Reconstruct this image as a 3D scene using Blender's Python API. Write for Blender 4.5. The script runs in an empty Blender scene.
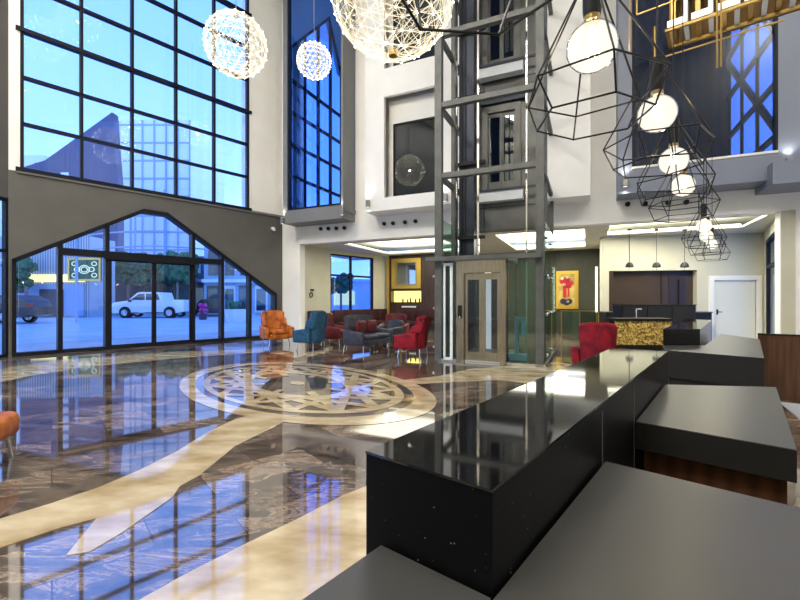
import bpy, bmesh, math, random
from mathutils import Vector, Matrix
random.seed(4)
S=bpy.context.scene; COL=S.collection
FP=415.0; CH=1.4
# ------------------------------------------------------------------ materials
MT={}
def nt(name):
    m=bpy.data.materials.new(name); m.use_nodes=True; MT[name]=m
    n=m.node_tree; b=n.nodes['Principled BSDF']; return m,n,b
def L(n,a,b): n.links.new(a,b)
def mat(name,col,rough=.5,metal=0,emit=None,es=0,ior=1.45,coat=0,sheen=0):
    m,n,b=nt(name); b.inputs['Base Color'].default_value=(*col,1); b.inputs['Roughness'].default_value=rough
    b.inputs['Metallic'].default_value=metal; b.inputs['IOR'].default_value=ior; b.inputs['Coat Weight'].default_value=coat
    b.inputs['Sheen Weight'].default_value=sheen
    if emit: b.inputs['Emission Color'].default_value=(*emit,1); b.inputs['Emission Strength'].default_value=es
    return m
def noisy(name,c1,c2,scale=5,rough=.5,bump=0,metal=0,stretch=(1,1,1),ior=1.45,detail=4,rotz=0,lo=.35,hi=.65,coords='Object',sheen=0):
    m,n,b=nt(name); tc=n.nodes.new('ShaderNodeTexCoord'); mp=n.nodes.new('ShaderNodeMapping'); mp.inputs['Scale'].default_value=stretch
    mp.inputs['Rotation'].default_value=(0,0,rotz)
    nz=n.nodes.new('ShaderNodeTexNoise'); nz.inputs['Scale'].default_value=scale; nz.inputs['Detail'].default_value=detail
    cr=n.nodes.new('ShaderNodeValToRGB'); cr.color_ramp.elements[0].position=lo; cr.color_ramp.elements[1].position=hi
    cr.color_ramp.elements[0].color=(*c1,1); cr.color_ramp.elements[1].color=(*c2,1)
    L(n,tc.outputs[coords],mp.inputs[0]); L(n,mp.outputs[0],nz.inputs['Vector']); L(n,nz.outputs[0],cr.inputs[0]); L(n,cr.outputs[0],b.inputs['Base Color'])
    b.inputs['Roughness'].default_value=rough; b.inputs['Metallic'].default_value=metal; b.inputs['IOR'].default_value=ior; b.inputs['Sheen Weight'].default_value=sheen
    if bump:
        bp=n.nodes.new('ShaderNodeBump'); bp.inputs['Strength'].default_value=bump; bp.inputs['Distance'].default_value=.02; L(n,nz.outputs[0],bp.inputs['Height']); L(n,bp.outputs[0],b.inputs['Normal'])
    return m
def glass(name,tint,ior=1.5,refl=(1,1,1)):
    m=bpy.data.materials.new(name); m.use_nodes=True; n=m.node_tree; n.nodes.clear(); MT[name]=m
    o=n.nodes.new('ShaderNodeOutputMaterial'); mx=n.nodes.new('ShaderNodeMixShader'); tr=n.nodes.new('ShaderNodeBsdfTransparent'); gl=n.nodes.new('ShaderNodeBsdfGlossy')
    fr=n.nodes.new('ShaderNodeFresnel'); ge=n.nodes.new('ShaderNodeNewGeometry'); io=n.nodes.new('ShaderNodeMath'); io.operation='MULTIPLY_ADD'; io.inputs[1].default_value=1/ior-ior; io.inputs[2].default_value=ior; L(n,ge.outputs['Backfacing'],io.inputs[0]); L(n,io.outputs[0],fr.inputs[0]); gl.inputs['Roughness'].default_value=.0; gl.inputs['Color'].default_value=(*refl,1)
    tr.inputs[0].default_value=(*tint,1); L(n,fr.outputs[0],mx.inputs[0]); L(n,tr.outputs[0],mx.inputs[1]); L(n,gl.outputs[0],mx.inputs[2]); L(n,mx.outputs[0],o.inputs[0])
    return m
def floor_mat():
    m,n,b=nt('dark_marble'); tc=n.nodes.new('ShaderNodeTexCoord'); mp=n.nodes.new('ShaderNodeMapping'); mp.inputs['Rotation'].default_value=(0,0,math.radians(-40))
    L(n,tc.outputs['Object'],mp.inputs[0])
    br=n.nodes.new('ShaderNodeTexBrick'); br.inputs['Scale'].default_value=1.0; br.inputs['Brick Width'].default_value=.9; br.inputs['Row Height'].default_value=.45; br.inputs['Mortar Size'].default_value=.004
    br.inputs['Color1'].default_value=(.05,.037,.03,1); br.inputs['Color2'].default_value=(.18,.145,.115,1); br.inputs['Mortar'].default_value=(.03,.02,.015,1); L(n,mp.outputs[0],br.inputs['Vector'])
    mp2=n.nodes.new('ShaderNodeMapping'); mp2.inputs['Scale'].default_value=(1,3.2,1); mp2.inputs['Rotation'].default_value=(0,0,math.radians(-30)); L(n,tc.outputs['Object'],mp2.inputs[0])
    nz=n.nodes.new('ShaderNodeTexNoise'); nz.inputs['Scale'].default_value=1.6; nz.inputs['Detail'].default_value=9; nz.inputs['Roughness'].default_value=.68; nz.inputs['Distortion'].default_value=1.2; L(n,mp2.outputs[0],nz.inputs['Vector'])
    cr=n.nodes.new('ShaderNodeValToRGB'); e=cr.color_ramp.elements; e[0].position=.36; e[0].color=(.3,.28,.28,1); e[1].position=.72; e[1].color=(2.8,2.6,2.4,1); k=e.new(.49); k.color=(.85,.82,.8,1); k=e.new(.53);k.color=(2.0,1.85,1.7,1); k=e.new(.555);k.color=(.8,.74,.68,1); k=e.new(.63);k.color=(1.7,1.5,1.3,1)
    L(n,nz.outputs[0],cr.inputs[0])
    mu=n.nodes.new('ShaderNodeMix'); mu.data_type='RGBA'; mu.blend_type='MULTIPLY'; mu.inputs[0].default_value=1; L(n,br.outputs[0],mu.inputs[6]); L(n,cr.outputs[0],mu.inputs[7])
    L(n,mu.outputs[2],b.inputs['Base Color']); b.inputs['Roughness'].default_value=.035; b.inputs['IOR'].default_value=2.7
floor_mat()
def speckle():
    m,n,b=nt('black_granite'); tc=n.nodes.new('ShaderNodeTexCoord'); v=n.nodes.new('ShaderNodeTexVoronoi'); v.inputs['Scale'].default_value=70
    L(n,tc.outputs['Object'],v.inputs['Vector']); cr=n.nodes.new('ShaderNodeValToRGB'); e=cr.color_ramp.elements; e[0].position=.0; e[0].color=(.5,.5,.48,1); e[1].position=.13; e[1].color=(.003,.003,.003,1)
    nz=n.nodes.new('ShaderNodeTexNoise'); nz.inputs['Scale'].default_value=33; L(n,tc.outputs['Object'],nz.inputs['Vector'])
    ad=n.nodes.new('ShaderNodeMath'); ad.operation='MULTIPLY_ADD'; ad.inputs[1].default_value=.9; ad.inputs[2].default_value=-.33; L(n,nz.outputs[0],ad.inputs[0])
    a2=n.nodes.new('ShaderNodeMath'); a2.operation='ADD'; L(n,v.outputs[0],a2.inputs[0]); L(n,ad.outputs[0],a2.inputs[1]); L(n,a2.outputs[0],cr.inputs[0]); L(n,cr.outputs[0],b.inputs['Base Color'])
    b.inputs['Roughness'].default_value=.05; b.inputs['IOR'].default_value=1.9
speckle()
_g=MT['black_granite'].copy(); _g.name='granite_body'; MT['granite_body']=_g; _g.node_tree.nodes['Principled BSDF'].inputs['Roughness'].default_value=.4; _g.node_tree.nodes['Principled BSDF'].inputs['IOR'].default_value=1.2
def stripes(name,c1,c2,scale,axis='X',rough=.6,bump=.5,metal=0):
    m,n,b=nt(name); tc=n.nodes.new('ShaderNodeTexCoord'); w=n.nodes.new('ShaderNodeTexWave'); w.bands_direction=axis; w.inputs['Scale'].default_value=scale; w.inputs['Distortion'].default_value=.3
    L(n,tc.outputs['Object'],w.inputs['Vector']); cr=n.nodes.new('ShaderNodeValToRGB'); cr.color_ramp.elements[0].color=(*c1,1); cr.color_ramp.elements[1].color=(*c2,1)
    L(n,w.outputs[1],cr.inputs[0]); L(n,cr.outputs[0],b.inputs['Base Color']); b.inputs['Roughness'].default_value=rough; b.inputs['Metallic'].default_value=metal
    bp=n.nodes.new('ShaderNodeBump'); bp.inputs['Strength'].default_value=bump; bp.inputs['Distance'].default_value=.03; L(n,w.outputs[1],bp.inputs['Height']); L(n,bp.outputs[0],b.inputs['Normal'])
def mosaic():
    m,n,b=nt('gold_mosaic'); tc=n.nodes.new('ShaderNodeTexCoord'); v=n.nodes.new('ShaderNodeTexVoronoi'); v.inputs['Scale'].default_value=28; L(n,tc.outputs['Object'],v.inputs['Vector'])
    cr=n.nodes.new('ShaderNodeValToRGB'); e=cr.color_ramp.elements; e[0].color=(.12,.06,.01,1); e[1].color=(.9,.7,.22,1); k=e.new(.5); k.color=(.55,.36,.07,1)
    sp=n.nodes.new('ShaderNodeSeparateColor'); L(n,v.outputs['Color'],sp.inputs[0]); L(n,sp.outputs[0],cr.inputs[0]); L(n,cr.outputs[0],b.inputs['Base Color']); b.inputs['Roughness'].default_value=.35; b.inputs['Metallic'].default_value=.35
    bp=n.nodes.new('ShaderNodeBump'); bp.inputs['Strength'].default_value=.9; bp.inputs['Distance'].default_value=.02; L(n,v.outputs[0],bp.inputs['Height']); L(n,bp.outputs[0],b.inputs['Normal'])
mosaic()
noisy('cream_marble',(.33,.24,.12),(.55,.46,.31),2.2,.05,ior=2.0,detail=8,stretch=(1,2.2,1),rotz=.6)
noisy('white_wall',(.83,.81,.775),(.87,.85,.815),1.5,.7)
noisy('beige_wall',(.5,.48,.37),(.54,.52,.41),1.5,.6)
noisy('taupe_panel',(.095,.09,.083),(.11,.105,.096),1.2,.55)
noisy('olive_wall',(.028,.029,.017),(.038,.038,.024),2,.6)
noisy('grey_steel',(.2,.2,.19),(.26,.26,.25),3,.4,metal=.6)
mat('white_frame',(.78,.76,.72),.5); mat('white_door',(.7,.69,.58),.5)
mat('black_alu',(.006,.007,.012),.5,ior=1.3); mat('bay_frame',(.19,.19,.185),.5); mat('bay_blue_frame',(.18,.2,.26),.45)
noisy('shaft_steel',(.1,.1,.095),(.135,.135,.125),2,.4,metal=.35)
mat('shaft_dark',(.03,.035,.05),.4,.4); noisy('post_steel',(.085,.088,.085),(.115,.117,.11),4,.5,metal=.25)
noisy('brushed_steel',(.36,.31,.23),(.5,.44,.34),2,.2,metal=.95,stretch=(30,30,1)); mat('chrome',(.8,.8,.8),.12,1); mat('black_wire',(.012,.011,.01),.35,.6)
mat('brass',(.5,.34,.12),.28,1); mat('fin_bronze',(.12,.07,.025),.35,.8); mat('black_plastic',(.008,.008,.009),.55,ior=1.35); mat('white_plate',(.75,.78,.8),.3)
mat('black_gloss',(.008,.008,.008),.25,ior=1.4)
noisy('desk_grey',(.036,.036,.033),(.042,.041,.038),2,.34,ior=1.65); mat('desk_edge',(.013,.012,.01),.6,ior=1.3); mat('granite_side',(.006,.006,.006),.3,ior=1.3)
stripes('desk_wood',(.06,.024,.01),(.12,.05,.022),6,'X',.35,.1); noisy('screen_wood',(.055,.022,.008),(.11,.045,.018),3,.3,stretch=(9,9,.6))
noisy('wall_wood',(.03,.014,.006),(.06,.028,.012),3,.35,stretch=(6,6,.5))
mat('niche_brown',(.035,.024,.018),.15,ior=1.6); mat('niche_panel',(.05,.034,.027),.2)
mat('gold_frame',(.6,.38,.06),.35,.6); mat('lit_shelf',(.9,.8,.2),.5,emit=(1,.82,.18),es=1.6)
mat('led_white',(1,1,1),.5,emit=(1,.97,.86),es=.8); mat('led_cove',(1,1,1),.5,emit=(1,.98,.84),es=2.2); mat('cove_white',(.85,.85,.8),.7)
mat('wire_led',(.8,.72,.55),.4,emit=(1,.9,.66),es=.45); mat('led_dot',(1,1,1),.4,emit=(1,.93,.74),es=30)
mat('bulb_core',(1,1,1),.4,emit=(1,.9,.66),es=28)
noisy('velvet_red',(.13,.001,.008),(.3,.003,.018),8,.85); noisy('orange_leather',(.26,.055,.008),(.58,.17,.02),7,.4)
noisy('blue_fabric',(.008,.05,.12),(.018,.09,.18),9,.85); noisy('maroon',(.07,.003,.006),(.13,.007,.011),7,.6); noisy('maroon_dark',(.02,.002,.003),(.04,.004,.005),5,.6)
noisy('navy_grey',(.02,.022,.038),(.045,.048,.075),9,.6); mat('cloth_white',(.7,.7,.68),.7)
noisy('road',(.42,.5,.62),(.55,.62,.72),.6,.4,coords='Object'); noisy('pavement',(.35,.38,.44),(.45,.48,.52),1,.5)
noisy('foliage',(.01,.06,.03),(.05,.2,.1),3,.7,bump=1); stripes('corrugated',(.18,.2,.24),(.6,.62,.65),1.5,'X'); stripes('navy_cladding',(.02,.035,.11),(.04,.07,.2),1.1,'X',.5)
mat('car_white',(.8,.82,.86),.2,coat=1); mat('car_dark',(.02,.012,.02),.3,coat=.3); mat('tyre',(.012,.012,.013),.7); mat('rim',(.5,.5,.52),.3,.9); mat('car_glass',(.03,.05,.08),.05,ior=1.6)
mat('building_brown',(.22,.16,.18),.7); mat('building_blue',(.3,.42,.6),.6); mat('building_pale',(.72,.8,.88),.6); mat('shop_dark',(.04,.035,.07),.3); mat('shop_lit',(.8,.7,.3),.5,emit=(1,.75,.2),es=1.2)
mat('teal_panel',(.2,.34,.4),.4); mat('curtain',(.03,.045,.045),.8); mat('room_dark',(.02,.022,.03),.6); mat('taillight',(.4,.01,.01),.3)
stripes('curtain_folds',(.006,.008,.012),(.018,.022,.03),1.2,'X',.7,.6)
mat('cage_bulb_dummy',(1,1,1))
glass('facade_glass',(.86,.94,1.0),1.45); glass('blue_glass',(.5,.68,1.0),1.5,(.75,.85,1)); glass('dark_glass',(.5,.62,.85),1.5); glass('clear_glass',(.9,.96,.94),1.5); glass('green_glass',(.72,.86,.8),1.5); glass('smoke_glass',(.55,.6,.66),1.6)
def bulbmat():
    m=bpy.data.materials.new('bulb_glass'); m.use_nodes=True; n=m.node_tree; n.nodes.clear(); MT['bulb_glass']=m
    o=n.nodes.new('ShaderNodeOutputMaterial'); mx=n.nodes.new('ShaderNodeMixShader'); tr=n.nodes.new('ShaderNodeBsdfTransparent'); gl=n.nodes.new('ShaderNodeEmission'); gs=n.nodes.new('ShaderNodeBsdfGlossy'); m2=n.nodes.new('ShaderNodeMixShader')
    lw=n.nodes.new('ShaderNodeLayerWeight'); lw.inputs[0].default_value=.05
    gl.inputs[0].default_value=(1,.93,.8,1); gl.inputs[1].default_value=1.0; tr.inputs[0].default_value=(1,.97,.88,1); gs.inputs['Roughness'].default_value=.05
    m2.inputs[0].default_value=.6; L(n,tr.outputs[0],m2.inputs[1]); L(n,gl.outputs[0],m2.inputs[2])
    L(n,lw.outputs['Fresnel'],mx.inputs[0]); L(n,m2.outputs[0],mx.inputs[1]); L(n,gs.outputs[0],mx.inputs[2]); L(n,mx.outputs[0],o.inputs[0])
bulbmat()
# ------------------------------------------------------------------ frames
class Fr:
    def __init__(s,ox,oy,ang): s.o=Vector((ox,oy,0)); s.a=ang; s.M=Matrix.Translation(s.o)@Matrix.Rotation(ang,4,'Z')
    def px(s,px,py=300,d=0):
        """point of the wall plane local y=d seen along an image column -> (local x, z)"""
        t=(px-400)/FP; Mi=s.M.inverted(); c=Mi@Vector((0,0,0)); r=Mi.to_3x3()@Vector((t,1,0)); k=(d-c.y)/r.y
        return c.x+k*r.x, CH+(300-py)/FP*k
    def w(s,x,y,z=0): return s.M@Vector((x,y,z))
AL=math.atan(.4538)
B=Fr(0,0,-AL)                       # back wall frame, wall face at local y = 12.65
F=Fr(-4.516,15.94,math.atan2(1.134,1))  # street facade frame, facade at local y = 0
W0=Fr(0,0,0)
def G(px,py,h=CH):                  # ground (or level plane) point under a pixel
    Y=FP*h/(py-300); return ((px-400)/FP*Y,Y)
# ------------------------------------------------------------------ mesh builder
class MB:
    def __init__(s): s.b=bmesh.new()
    def box(s,x0,x1,y0,y1,z0,z1,bev=0,seg=2,M=None):
        r=bmesh.ops.create_cube(s.b,size=1); v=r['verts']
        for q in v: q.co=Vector(((x0+x1)/2+q.co.x*(x1-x0),(y0+y1)/2+q.co.y*(y1-y0),(z0+z1)/2+q.co.z*(z1-z0)))
        if M: 
            for q in v: q.co=M@q.co
        if bev:
            e=set(e for q in v for e in q.link_edges); bmesh.ops.bevel(s.b,geom=list(e),offset=bev,segments=seg,affect='EDGES',profile=.5)
        return s
    def prism(s,poly,z0,z1,bev=0):
        n=len(poly); a=[s.b.verts.new((p[0],p[1],z0)) for p in poly]; c=[s.b.verts.new((p[0],p[1],z1)) for p in poly]
        fs=[s.b.faces.new(a[::-1]),s.b.faces.new(c)]+[s.b.faces.new((a[i],a[(i+1)%n],c[(i+1)%n],c[i])) for i in range(n)]
        bmesh.ops.recalc_face_normals(s.b,faces=fs)
        if bev: bmesh.ops.bevel(s.b,geom=list(set(e for f in fs for e in f.edges)),offset=bev,segments=2,affect='EDGES')
        return s
    def wpoly(s,poly,y0,y1):        # polygon in (x,z) extruded in y
        n=len(poly); a=[s.b.verts.new((p[0],y0,p[1])) for p in poly]; c=[s.b.verts.new((p[0],y1,p[1])) for p in poly]
        fs=[s.b.faces.new(a),s.b.faces.new(c[::-1])]+[s.b.faces.new((a[(i+1)%n],a[i],c[i],c[(i+1)%n])) for i in range(n)]
        bmesh.ops.recalc_face_normals(s.b,faces=fs); return s
    def wall(s,x0,x1,z0,z1,y0,y1,holes=()):
        xs=sorted({x0,x1,*[h[0] for h in holes],*[h[1] for h in holes]}); zs=sorted({z0,z1,*[h[2] for h in holes],*[h[3] for h in holes]})
        xs=[x for x in xs if x0<=x<=x1]; zs=[z for z in zs if z0<=z<=z1]
        for i in range(len(xs)-1):
            run=None
            for j in range(len(zs)-1):
                cx=(xs[i]+xs[i+1])/2; cz=(zs[j]+zs[j+1])/2
                hole=any(h[0]<cx<h[1] and h[2]<cz<h[3] for h in holes)
                if not hole:
                    if run is None: run=[zs[j],zs[j+1]]
                    else: run[1]=zs[j+1]
                if (hole or j==len(zs)-2) and run:
                    s.box(xs[i],xs[i+1],y0,y1,run[0],run[1]); run=None
        return s
    def tube(s,p0,p1,r,n=8,r2=None):
        p0=Vector(p0); p1=Vector(p1); d=p1-p0; l=d.length
        if l<1e-6: return s
        q=bmesh.ops.create_cone(s.b,cap_ends=True,segments=n,radius1=r,radius2=r if r2 is None else r2,depth=l)
        M=Matrix.Translation((p0+p1)/2)@d.to_track_quat('Z','Y').to_matrix().to_4x4()
        for v in q['verts']: v.co=M@v.co
        return s
    def path(s,pts,r,n=8):
        for a,b in zip(pts,pts[1:]): s.tube(a,b,r,n)
        return s
    def ball(s,c,r,sx=1,sy=1,sz=1,u=16,v=10):
        q=bmesh.ops.create_uvsphere(s.b,u_segments=u,v_segments=v,radius=r)
        for w in q['verts']: w.co=Vector((c[0]+w.co.x*sx,c[1]+w.co.y*sy,c[2]+w.co.z*sz))
        return s
    def lathe(s,prof,n=24,c=(0,0)):
        rings=[[s.b.verts.new((c[0]+r*math.cos(2*math.pi*i/n),c[1]+r*math.sin(2*math.pi*i/n),z)) for i in range(n)] for r,z in prof]
        for a,b in zip(rings,rings[1:]):
            for i in range(n): s.b.faces.new((a[i],a[(i+1)%n],b[(i+1)%n],b[i]))
        return s
    def make(s,name,m,parent=None,loc=(0,0,0),rz=0,smooth=False):
        me=bpy.data.meshes.new(name); s.b.to_mesh(me); s.b.free(); me.materials.append(MT[m])
        if smooth:
            for p in me.polygons: p.use_smooth=True
            try: me.set_sharp_from_angle(angle=.7)
            except Exception: pass
        o=bpy.data.objects.new(name,me); COL.objects.link(o); o.parent=parent
        o.location=loc; o.rotation_euler=(0,0,rz)
        return o
def struct(mb,name,m,fr=W0):
    o=mb.make(name,m,None,fr.o,fr.a); o['kind']='structure'; return o
def empty(name,loc,rz=0,**k):
    o=bpy.data.objects.new(name,None); COL.objects.link(o); o.location=loc; o.rotation_euler=(0,0,rz); o.empty_display_size=.1
    for a,b in k.items(): o[a]=b
    return o
def tag(o,label,cat,group=None):
    o['label']=label; o['category']=cat
    if group: o['group']=group
    return o
def copytree(o,parent=None):
    c=o.copy(); COL.objects.link(c); c.parent=parent
    for ch in list(o.children): copytree(ch,c)
    return c
def light(name,kind,loc,energy,col=(1,1,1),size=1,size_y=None,rot=(0,0,0),spot=None,blend=.6):
    l=bpy.data.lights.new(name,kind); l.energy=energy; l.color=col
    if kind=='AREA':
        l.size=size
        if size_y: l.shape='RECTANGLE'; l.size_y=size_y
    else: l.shadow_soft_size=size
    if spot: l.spot_size=spot; l.spot_blend=blend
    o=bpy.data.objects.new(name,l); COL.objects.link(o); o.location=loc; o.rotation_euler=rot; o['kind']='structure'; return o
# ================================================================== SETTING
VW=12.65; HZ=3.5; SILL=4.6; TOP=14.5
struct(MB().prism([(-11.5,-3.5),(12,-3.5),(12,20),(-1,22),(-4.9,16.0),(-10.3,9.85)],-.2,0),'floor','dark_marble')
# inlay bands of cream marble, flush in the floor
ti=[0]
def inlay(pxs,z=.003):
    ti[0]+=1; struct(MB().prism([G(*p) for p in pxs],-.01,z),'trim_%d'%ti[0],'cream_marble')
inlay([(258,413),(236,419),(210,431),(176,452),(140,470),(100,487),(50,504),(-40,531),(-70,575),(0,548),(60,528),(110,515),(160,497),(200,475),(235,446),(285,421)],.003)
inlay([(372,484),(340,497),(300,518),(250,542),(190,572),(140,600),(40,680),(330,720),(470,620)],.0035)
inlay([(170,470),(110,502),(66,556),(90,552),(122,533),(172,498),(185,478)],.0045)
inlay([(470,369),(440,376),(404,380),(404,385),(452,382),(500,380),(533,384),(585,366),(556,362)],.003)
inlay([(292,364.5),(306,365),(308,357),(330,352),(322,350),(300,354),(278,351),(270,353),(294,357)],.0035)
inlay([(-60,395),(30,376),(90,366),(190,357),(262,352),(268,349),(170,352),(60,360),(-60,378)],.003)
# elliptical medallion
mc=(-1.735,6.97); a_,b_=2.79,1.647; th=math.atan2(-.737,.676)
def E(r,t):
    x=a_*r*math.cos(t); y=b_*r*math.sin(t); return (mc[0]+x*math.cos(th)-y*math.sin(th),mc[1]+x*math.sin(th)+y*math.cos(th))
def ringmesh(r0,r1,z,N=96):
    m=MB()
    vs=[[m.b.verts.new((*E(r,2*math.pi*i/N),z)) for i in range(N)] for r in (r0,r1)]
    for i in range(N): m.b.faces.new((vs[0][i],vs[0][(i+1)%N],vs[1][(i+1)%N],vs[1][i]))
    bmesh.ops.recalc_face_normals(m.b,faces=m.b.faces)
    for f in m.b.faces:
        if f.normal.z<0: f.normal_flip()
    return m
med=empty('trim_20',(0,0,0),kind='structure')
ringmesh(.865,1.0,.004).make('outer_ring','cream_marble',med)
ringmesh(.74,.80,.004).make('inner_ring','cream_marble',med)
m=MB(); zz=.0041
def bar2(p,q,w,z):
    p=Vector(p);q=Vector(q); d=(q-p).normalized()*w/2; n=Vector((-d.y,d.x))
    vs=[m.b.verts.new((*c,z)) for c in (p+n,p-n,q-n,q+n)]; f=m.b.faces.new(vs); f.normal_update()
    if f.normal.z<0: f.normal_flip()
for k in range(16):
    for st in (5,):
        zz+=.00005; bar2(E(.75,2*math.pi*k/16),E(.75,2*math.pi*(k+st)/16),.135,zz)
for k in range(8):
    zz+=.00005; bar2(E(.28,2*math.pi*(k+.5)/8),E(.75,2*math.pi*(k+.5)/8),.12,zz)
m.make('star_lattice','cream_marble',med)
ringmesh(.0,.06,.0052).make('center_disc','cream_marble',med)
# ---- facade (street side)
fx=lambda px,py=300: F.px(px,py)
sL=fx(11.7)[0]; sR=fx(276)[0]
roof=[(sL,fx(11.7,259)[1]),fx(143,209),fx(167,212.7),(sR,fx(276,293.5)[1])]
def top(s):
    for (x0,z0),(x1,z1) in zip(roof,roof[1:]):
        if x0<=s<=x1: return z0+(z1-z0)*(s-x0)/(x1-x0)
    return roof[0][1] if s<sL else roof[-1][1]
m=MB(); m.box(sL-.06,sL,0,.4,0,SILL); m.box(sR,0.0,0,.4,0,SILL)
for (x0,z0),(x1,z1) in zip(roof,roof[1:]): m.wpoly([(x0,z0),(x1,z1),(x1,SILL),(x0,SILL)],0,.4)
struct(m,'wall_left','taupe_panel',F)
s22=fx(22)[0]; s248=fx(248)[0]
m=MB(); m.box(s22-2.5,s22,0,.45,SILL,TOP); m.box(s248,0,0,.45,SILL,TOP)
struct(m,'wall_left_upper','white_wall',F)
m=MB().box(s22-.1,0,-.05,.45,SILL-.04,SILL+.03); struct(m,'trim_21','bay_frame',F)
# left glazed return
F2=Fr(*F.w(sL-.06,0).xy,math.atan2(1,.22))
m=MB(); m.box(-14,0,0,.3,3.9,TOP); struct(m,'wall_left_return','taupe_panel',F2)
w=empty('window_3',F2.o,F2.a,kind='structure')
m=MB(); 
for z in (.03,2.6,3.86): m.box(-14,0,0,.12,z-.04,z+.04)
m.make('frame','black_alu',w)
for i in range(10): MB().box(-1.4*i-.06,-1.4*i,0,.12,0,3.9).make('mullion','black_alu',w); MB().box(-1.4*(i+1),-1.4*i-.06,.05,.06,.05,3.85).make('pane','facade_glass',w)
# upper curtain wall
w=empty('window_1',F.o,F.a,kind='structure')
NB=5; bw=(s248-s22)/NB; zs=[SILL+.05+1.165*k for k in range(8)]
for i in range(NB+1):
    x=s22+bw*i; MB().box(x-.035,x+.035,-.02,.13,SILL,zs[-1]).make('mullion','black_alu',w)
for j,z in enumerate(zs):
    r=.05 if j%3==0 else .035
    MB().box(s22-(.12 if j%3==0 else 0),s248+(.12 if j%3==0 else 0),-.06 if j%3==0 else -.02,.13,z-r,z+r).make('transom','black_alu',w)
for i in range(NB):
    for j in range(7): MB().box(s22+bw*i+.035,s22+bw*(i+1)-.035,.05,.06,zs[j]+.035,zs[j+1]-.035).make('pane','facade_glass',w)
struct(MB().box(s22,s248,0,.45,zs[-1],TOP),'wall_left_top','white_wall',F)
# entrance glazing under the gable
w=empty('window_2',F.o,F.a,kind='structure')
m=MB()
for (x0,z0),(x1,z1) in zip(roof,roof[1:]): m.wpoly([(x0,z0-.12),(x1,z1-.12),(x1,z1),(x0,z0)],-.06,.2)
m.box(sL,sL+.08,-.06,.2,0,roof[0][1]); m.box(sR-.08,sR,-.06,.2,0,roof[-1][1]); m.box(sL,sR,-.04,.2,0,.09)
m.make('frame','black_alu',w)
mul=[fx(p)[0] for p in (60,107,193,222,249.6)]; beamz=fx(107,254.5)[1]
for x in mul: MB().box(x-.05,x+.05,-.06,.18,.05,top(x)-.05).make('mullion','black_alu',w)
xb1=fx(220)[0]; MB().box(mul[0]-.05,xb1,-.09,.2,beamz-.09,beamz+.09).make('transom','black_alu',w)
def panepoly(x0,x1,z0,z1):
    xs=[x0]+[r[0] for r in roof if x0<r[0]<x1]+[x1]; return [(x0,z0),(x1,z0)]+[(x,min(z1,top(x)-.1)) for x in xs[::-1]]
edges=[sL+.08]+mul+[sR-.08]
for i in range(len(edges)-1):
    x0,x1=edges[i]+.05,edges[i+1]-.05
    if i in (1,2,3):
        if i!=2: MB().wpoly(panepoly(x0,x1,.09,beamz-.09),.05,.06).make('pane','facade_glass',w)
        MB().wpoly(panepoly(x0,x1,beamz+.09,9),.05,.06).make('pane','facade_glass',w)
    else: MB().wpoly(panepoly(x0,x1,.09,9),.05,.06).make('pane','facade_glass',w)
d=empty('door_1',F.o,F.a,kind='structure'); xm=fx(154)[0]
for x0,x1 in ((mul[1]+.05,xm),(xm,mul[2]-.05)):
    lf=MB().wall(x0,x1,.02,beamz-.1,-.02,.04,[(x0+.06,x1-.06,.12,beamz-.18)]).make('door_leaf','black_alu',d); MB().box(x0+.06,x1-.06,0,.012,.12,beamz-.18).make('pane','facade_glass',lf)
MB().box(mul[1]-.1,mul[2]+.1,-.16,-.06,beamz-.14,beamz+.04).make('track','black_alu',d)
# ---- back wall
bp=lambda px,py=300,V=VW: B.px(px,py,V)
UL=bp(282)[0]-.02; u300=bp(300)[0]; uR=bp(780)[0]; UE=8.2
u457=bp(470)[0]; u550=bp(552)[0]
# bay windows: (front plane, px range of body, opening)
BV=11.87
L0,L1=bp(283,300,BV)[0],bp(343,300,BV)[0]; LZ=4.15
lg0,lg1=bp(288,300,BV)[0],bp(341,300,BV)[0]
R0,R1=bp(618,300,BV)[0],bp(778,300,BV)[0]+.75; rg0,rg1=bp(632,300,BV)[0],bp(778,300,BV)[0]
holes=[(lg0-.05,lg1+.1,SILL,TOP-.5),(rg0,rg1+.62,SILL+.1,TOP-.4)]
m=MB(); m.wall(UL,u457,HZ,TOP,VW,VW+.3,holes); m.wall(u550,UE,HZ,TOP,VW,VW+.3,holes)
m.box(UL,u300,VW,VW+.3,0,HZ); m.box(uR,UE,VW,VW+.3,0,HZ)
struct(m,'wall_back','white_wall',B)
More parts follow.
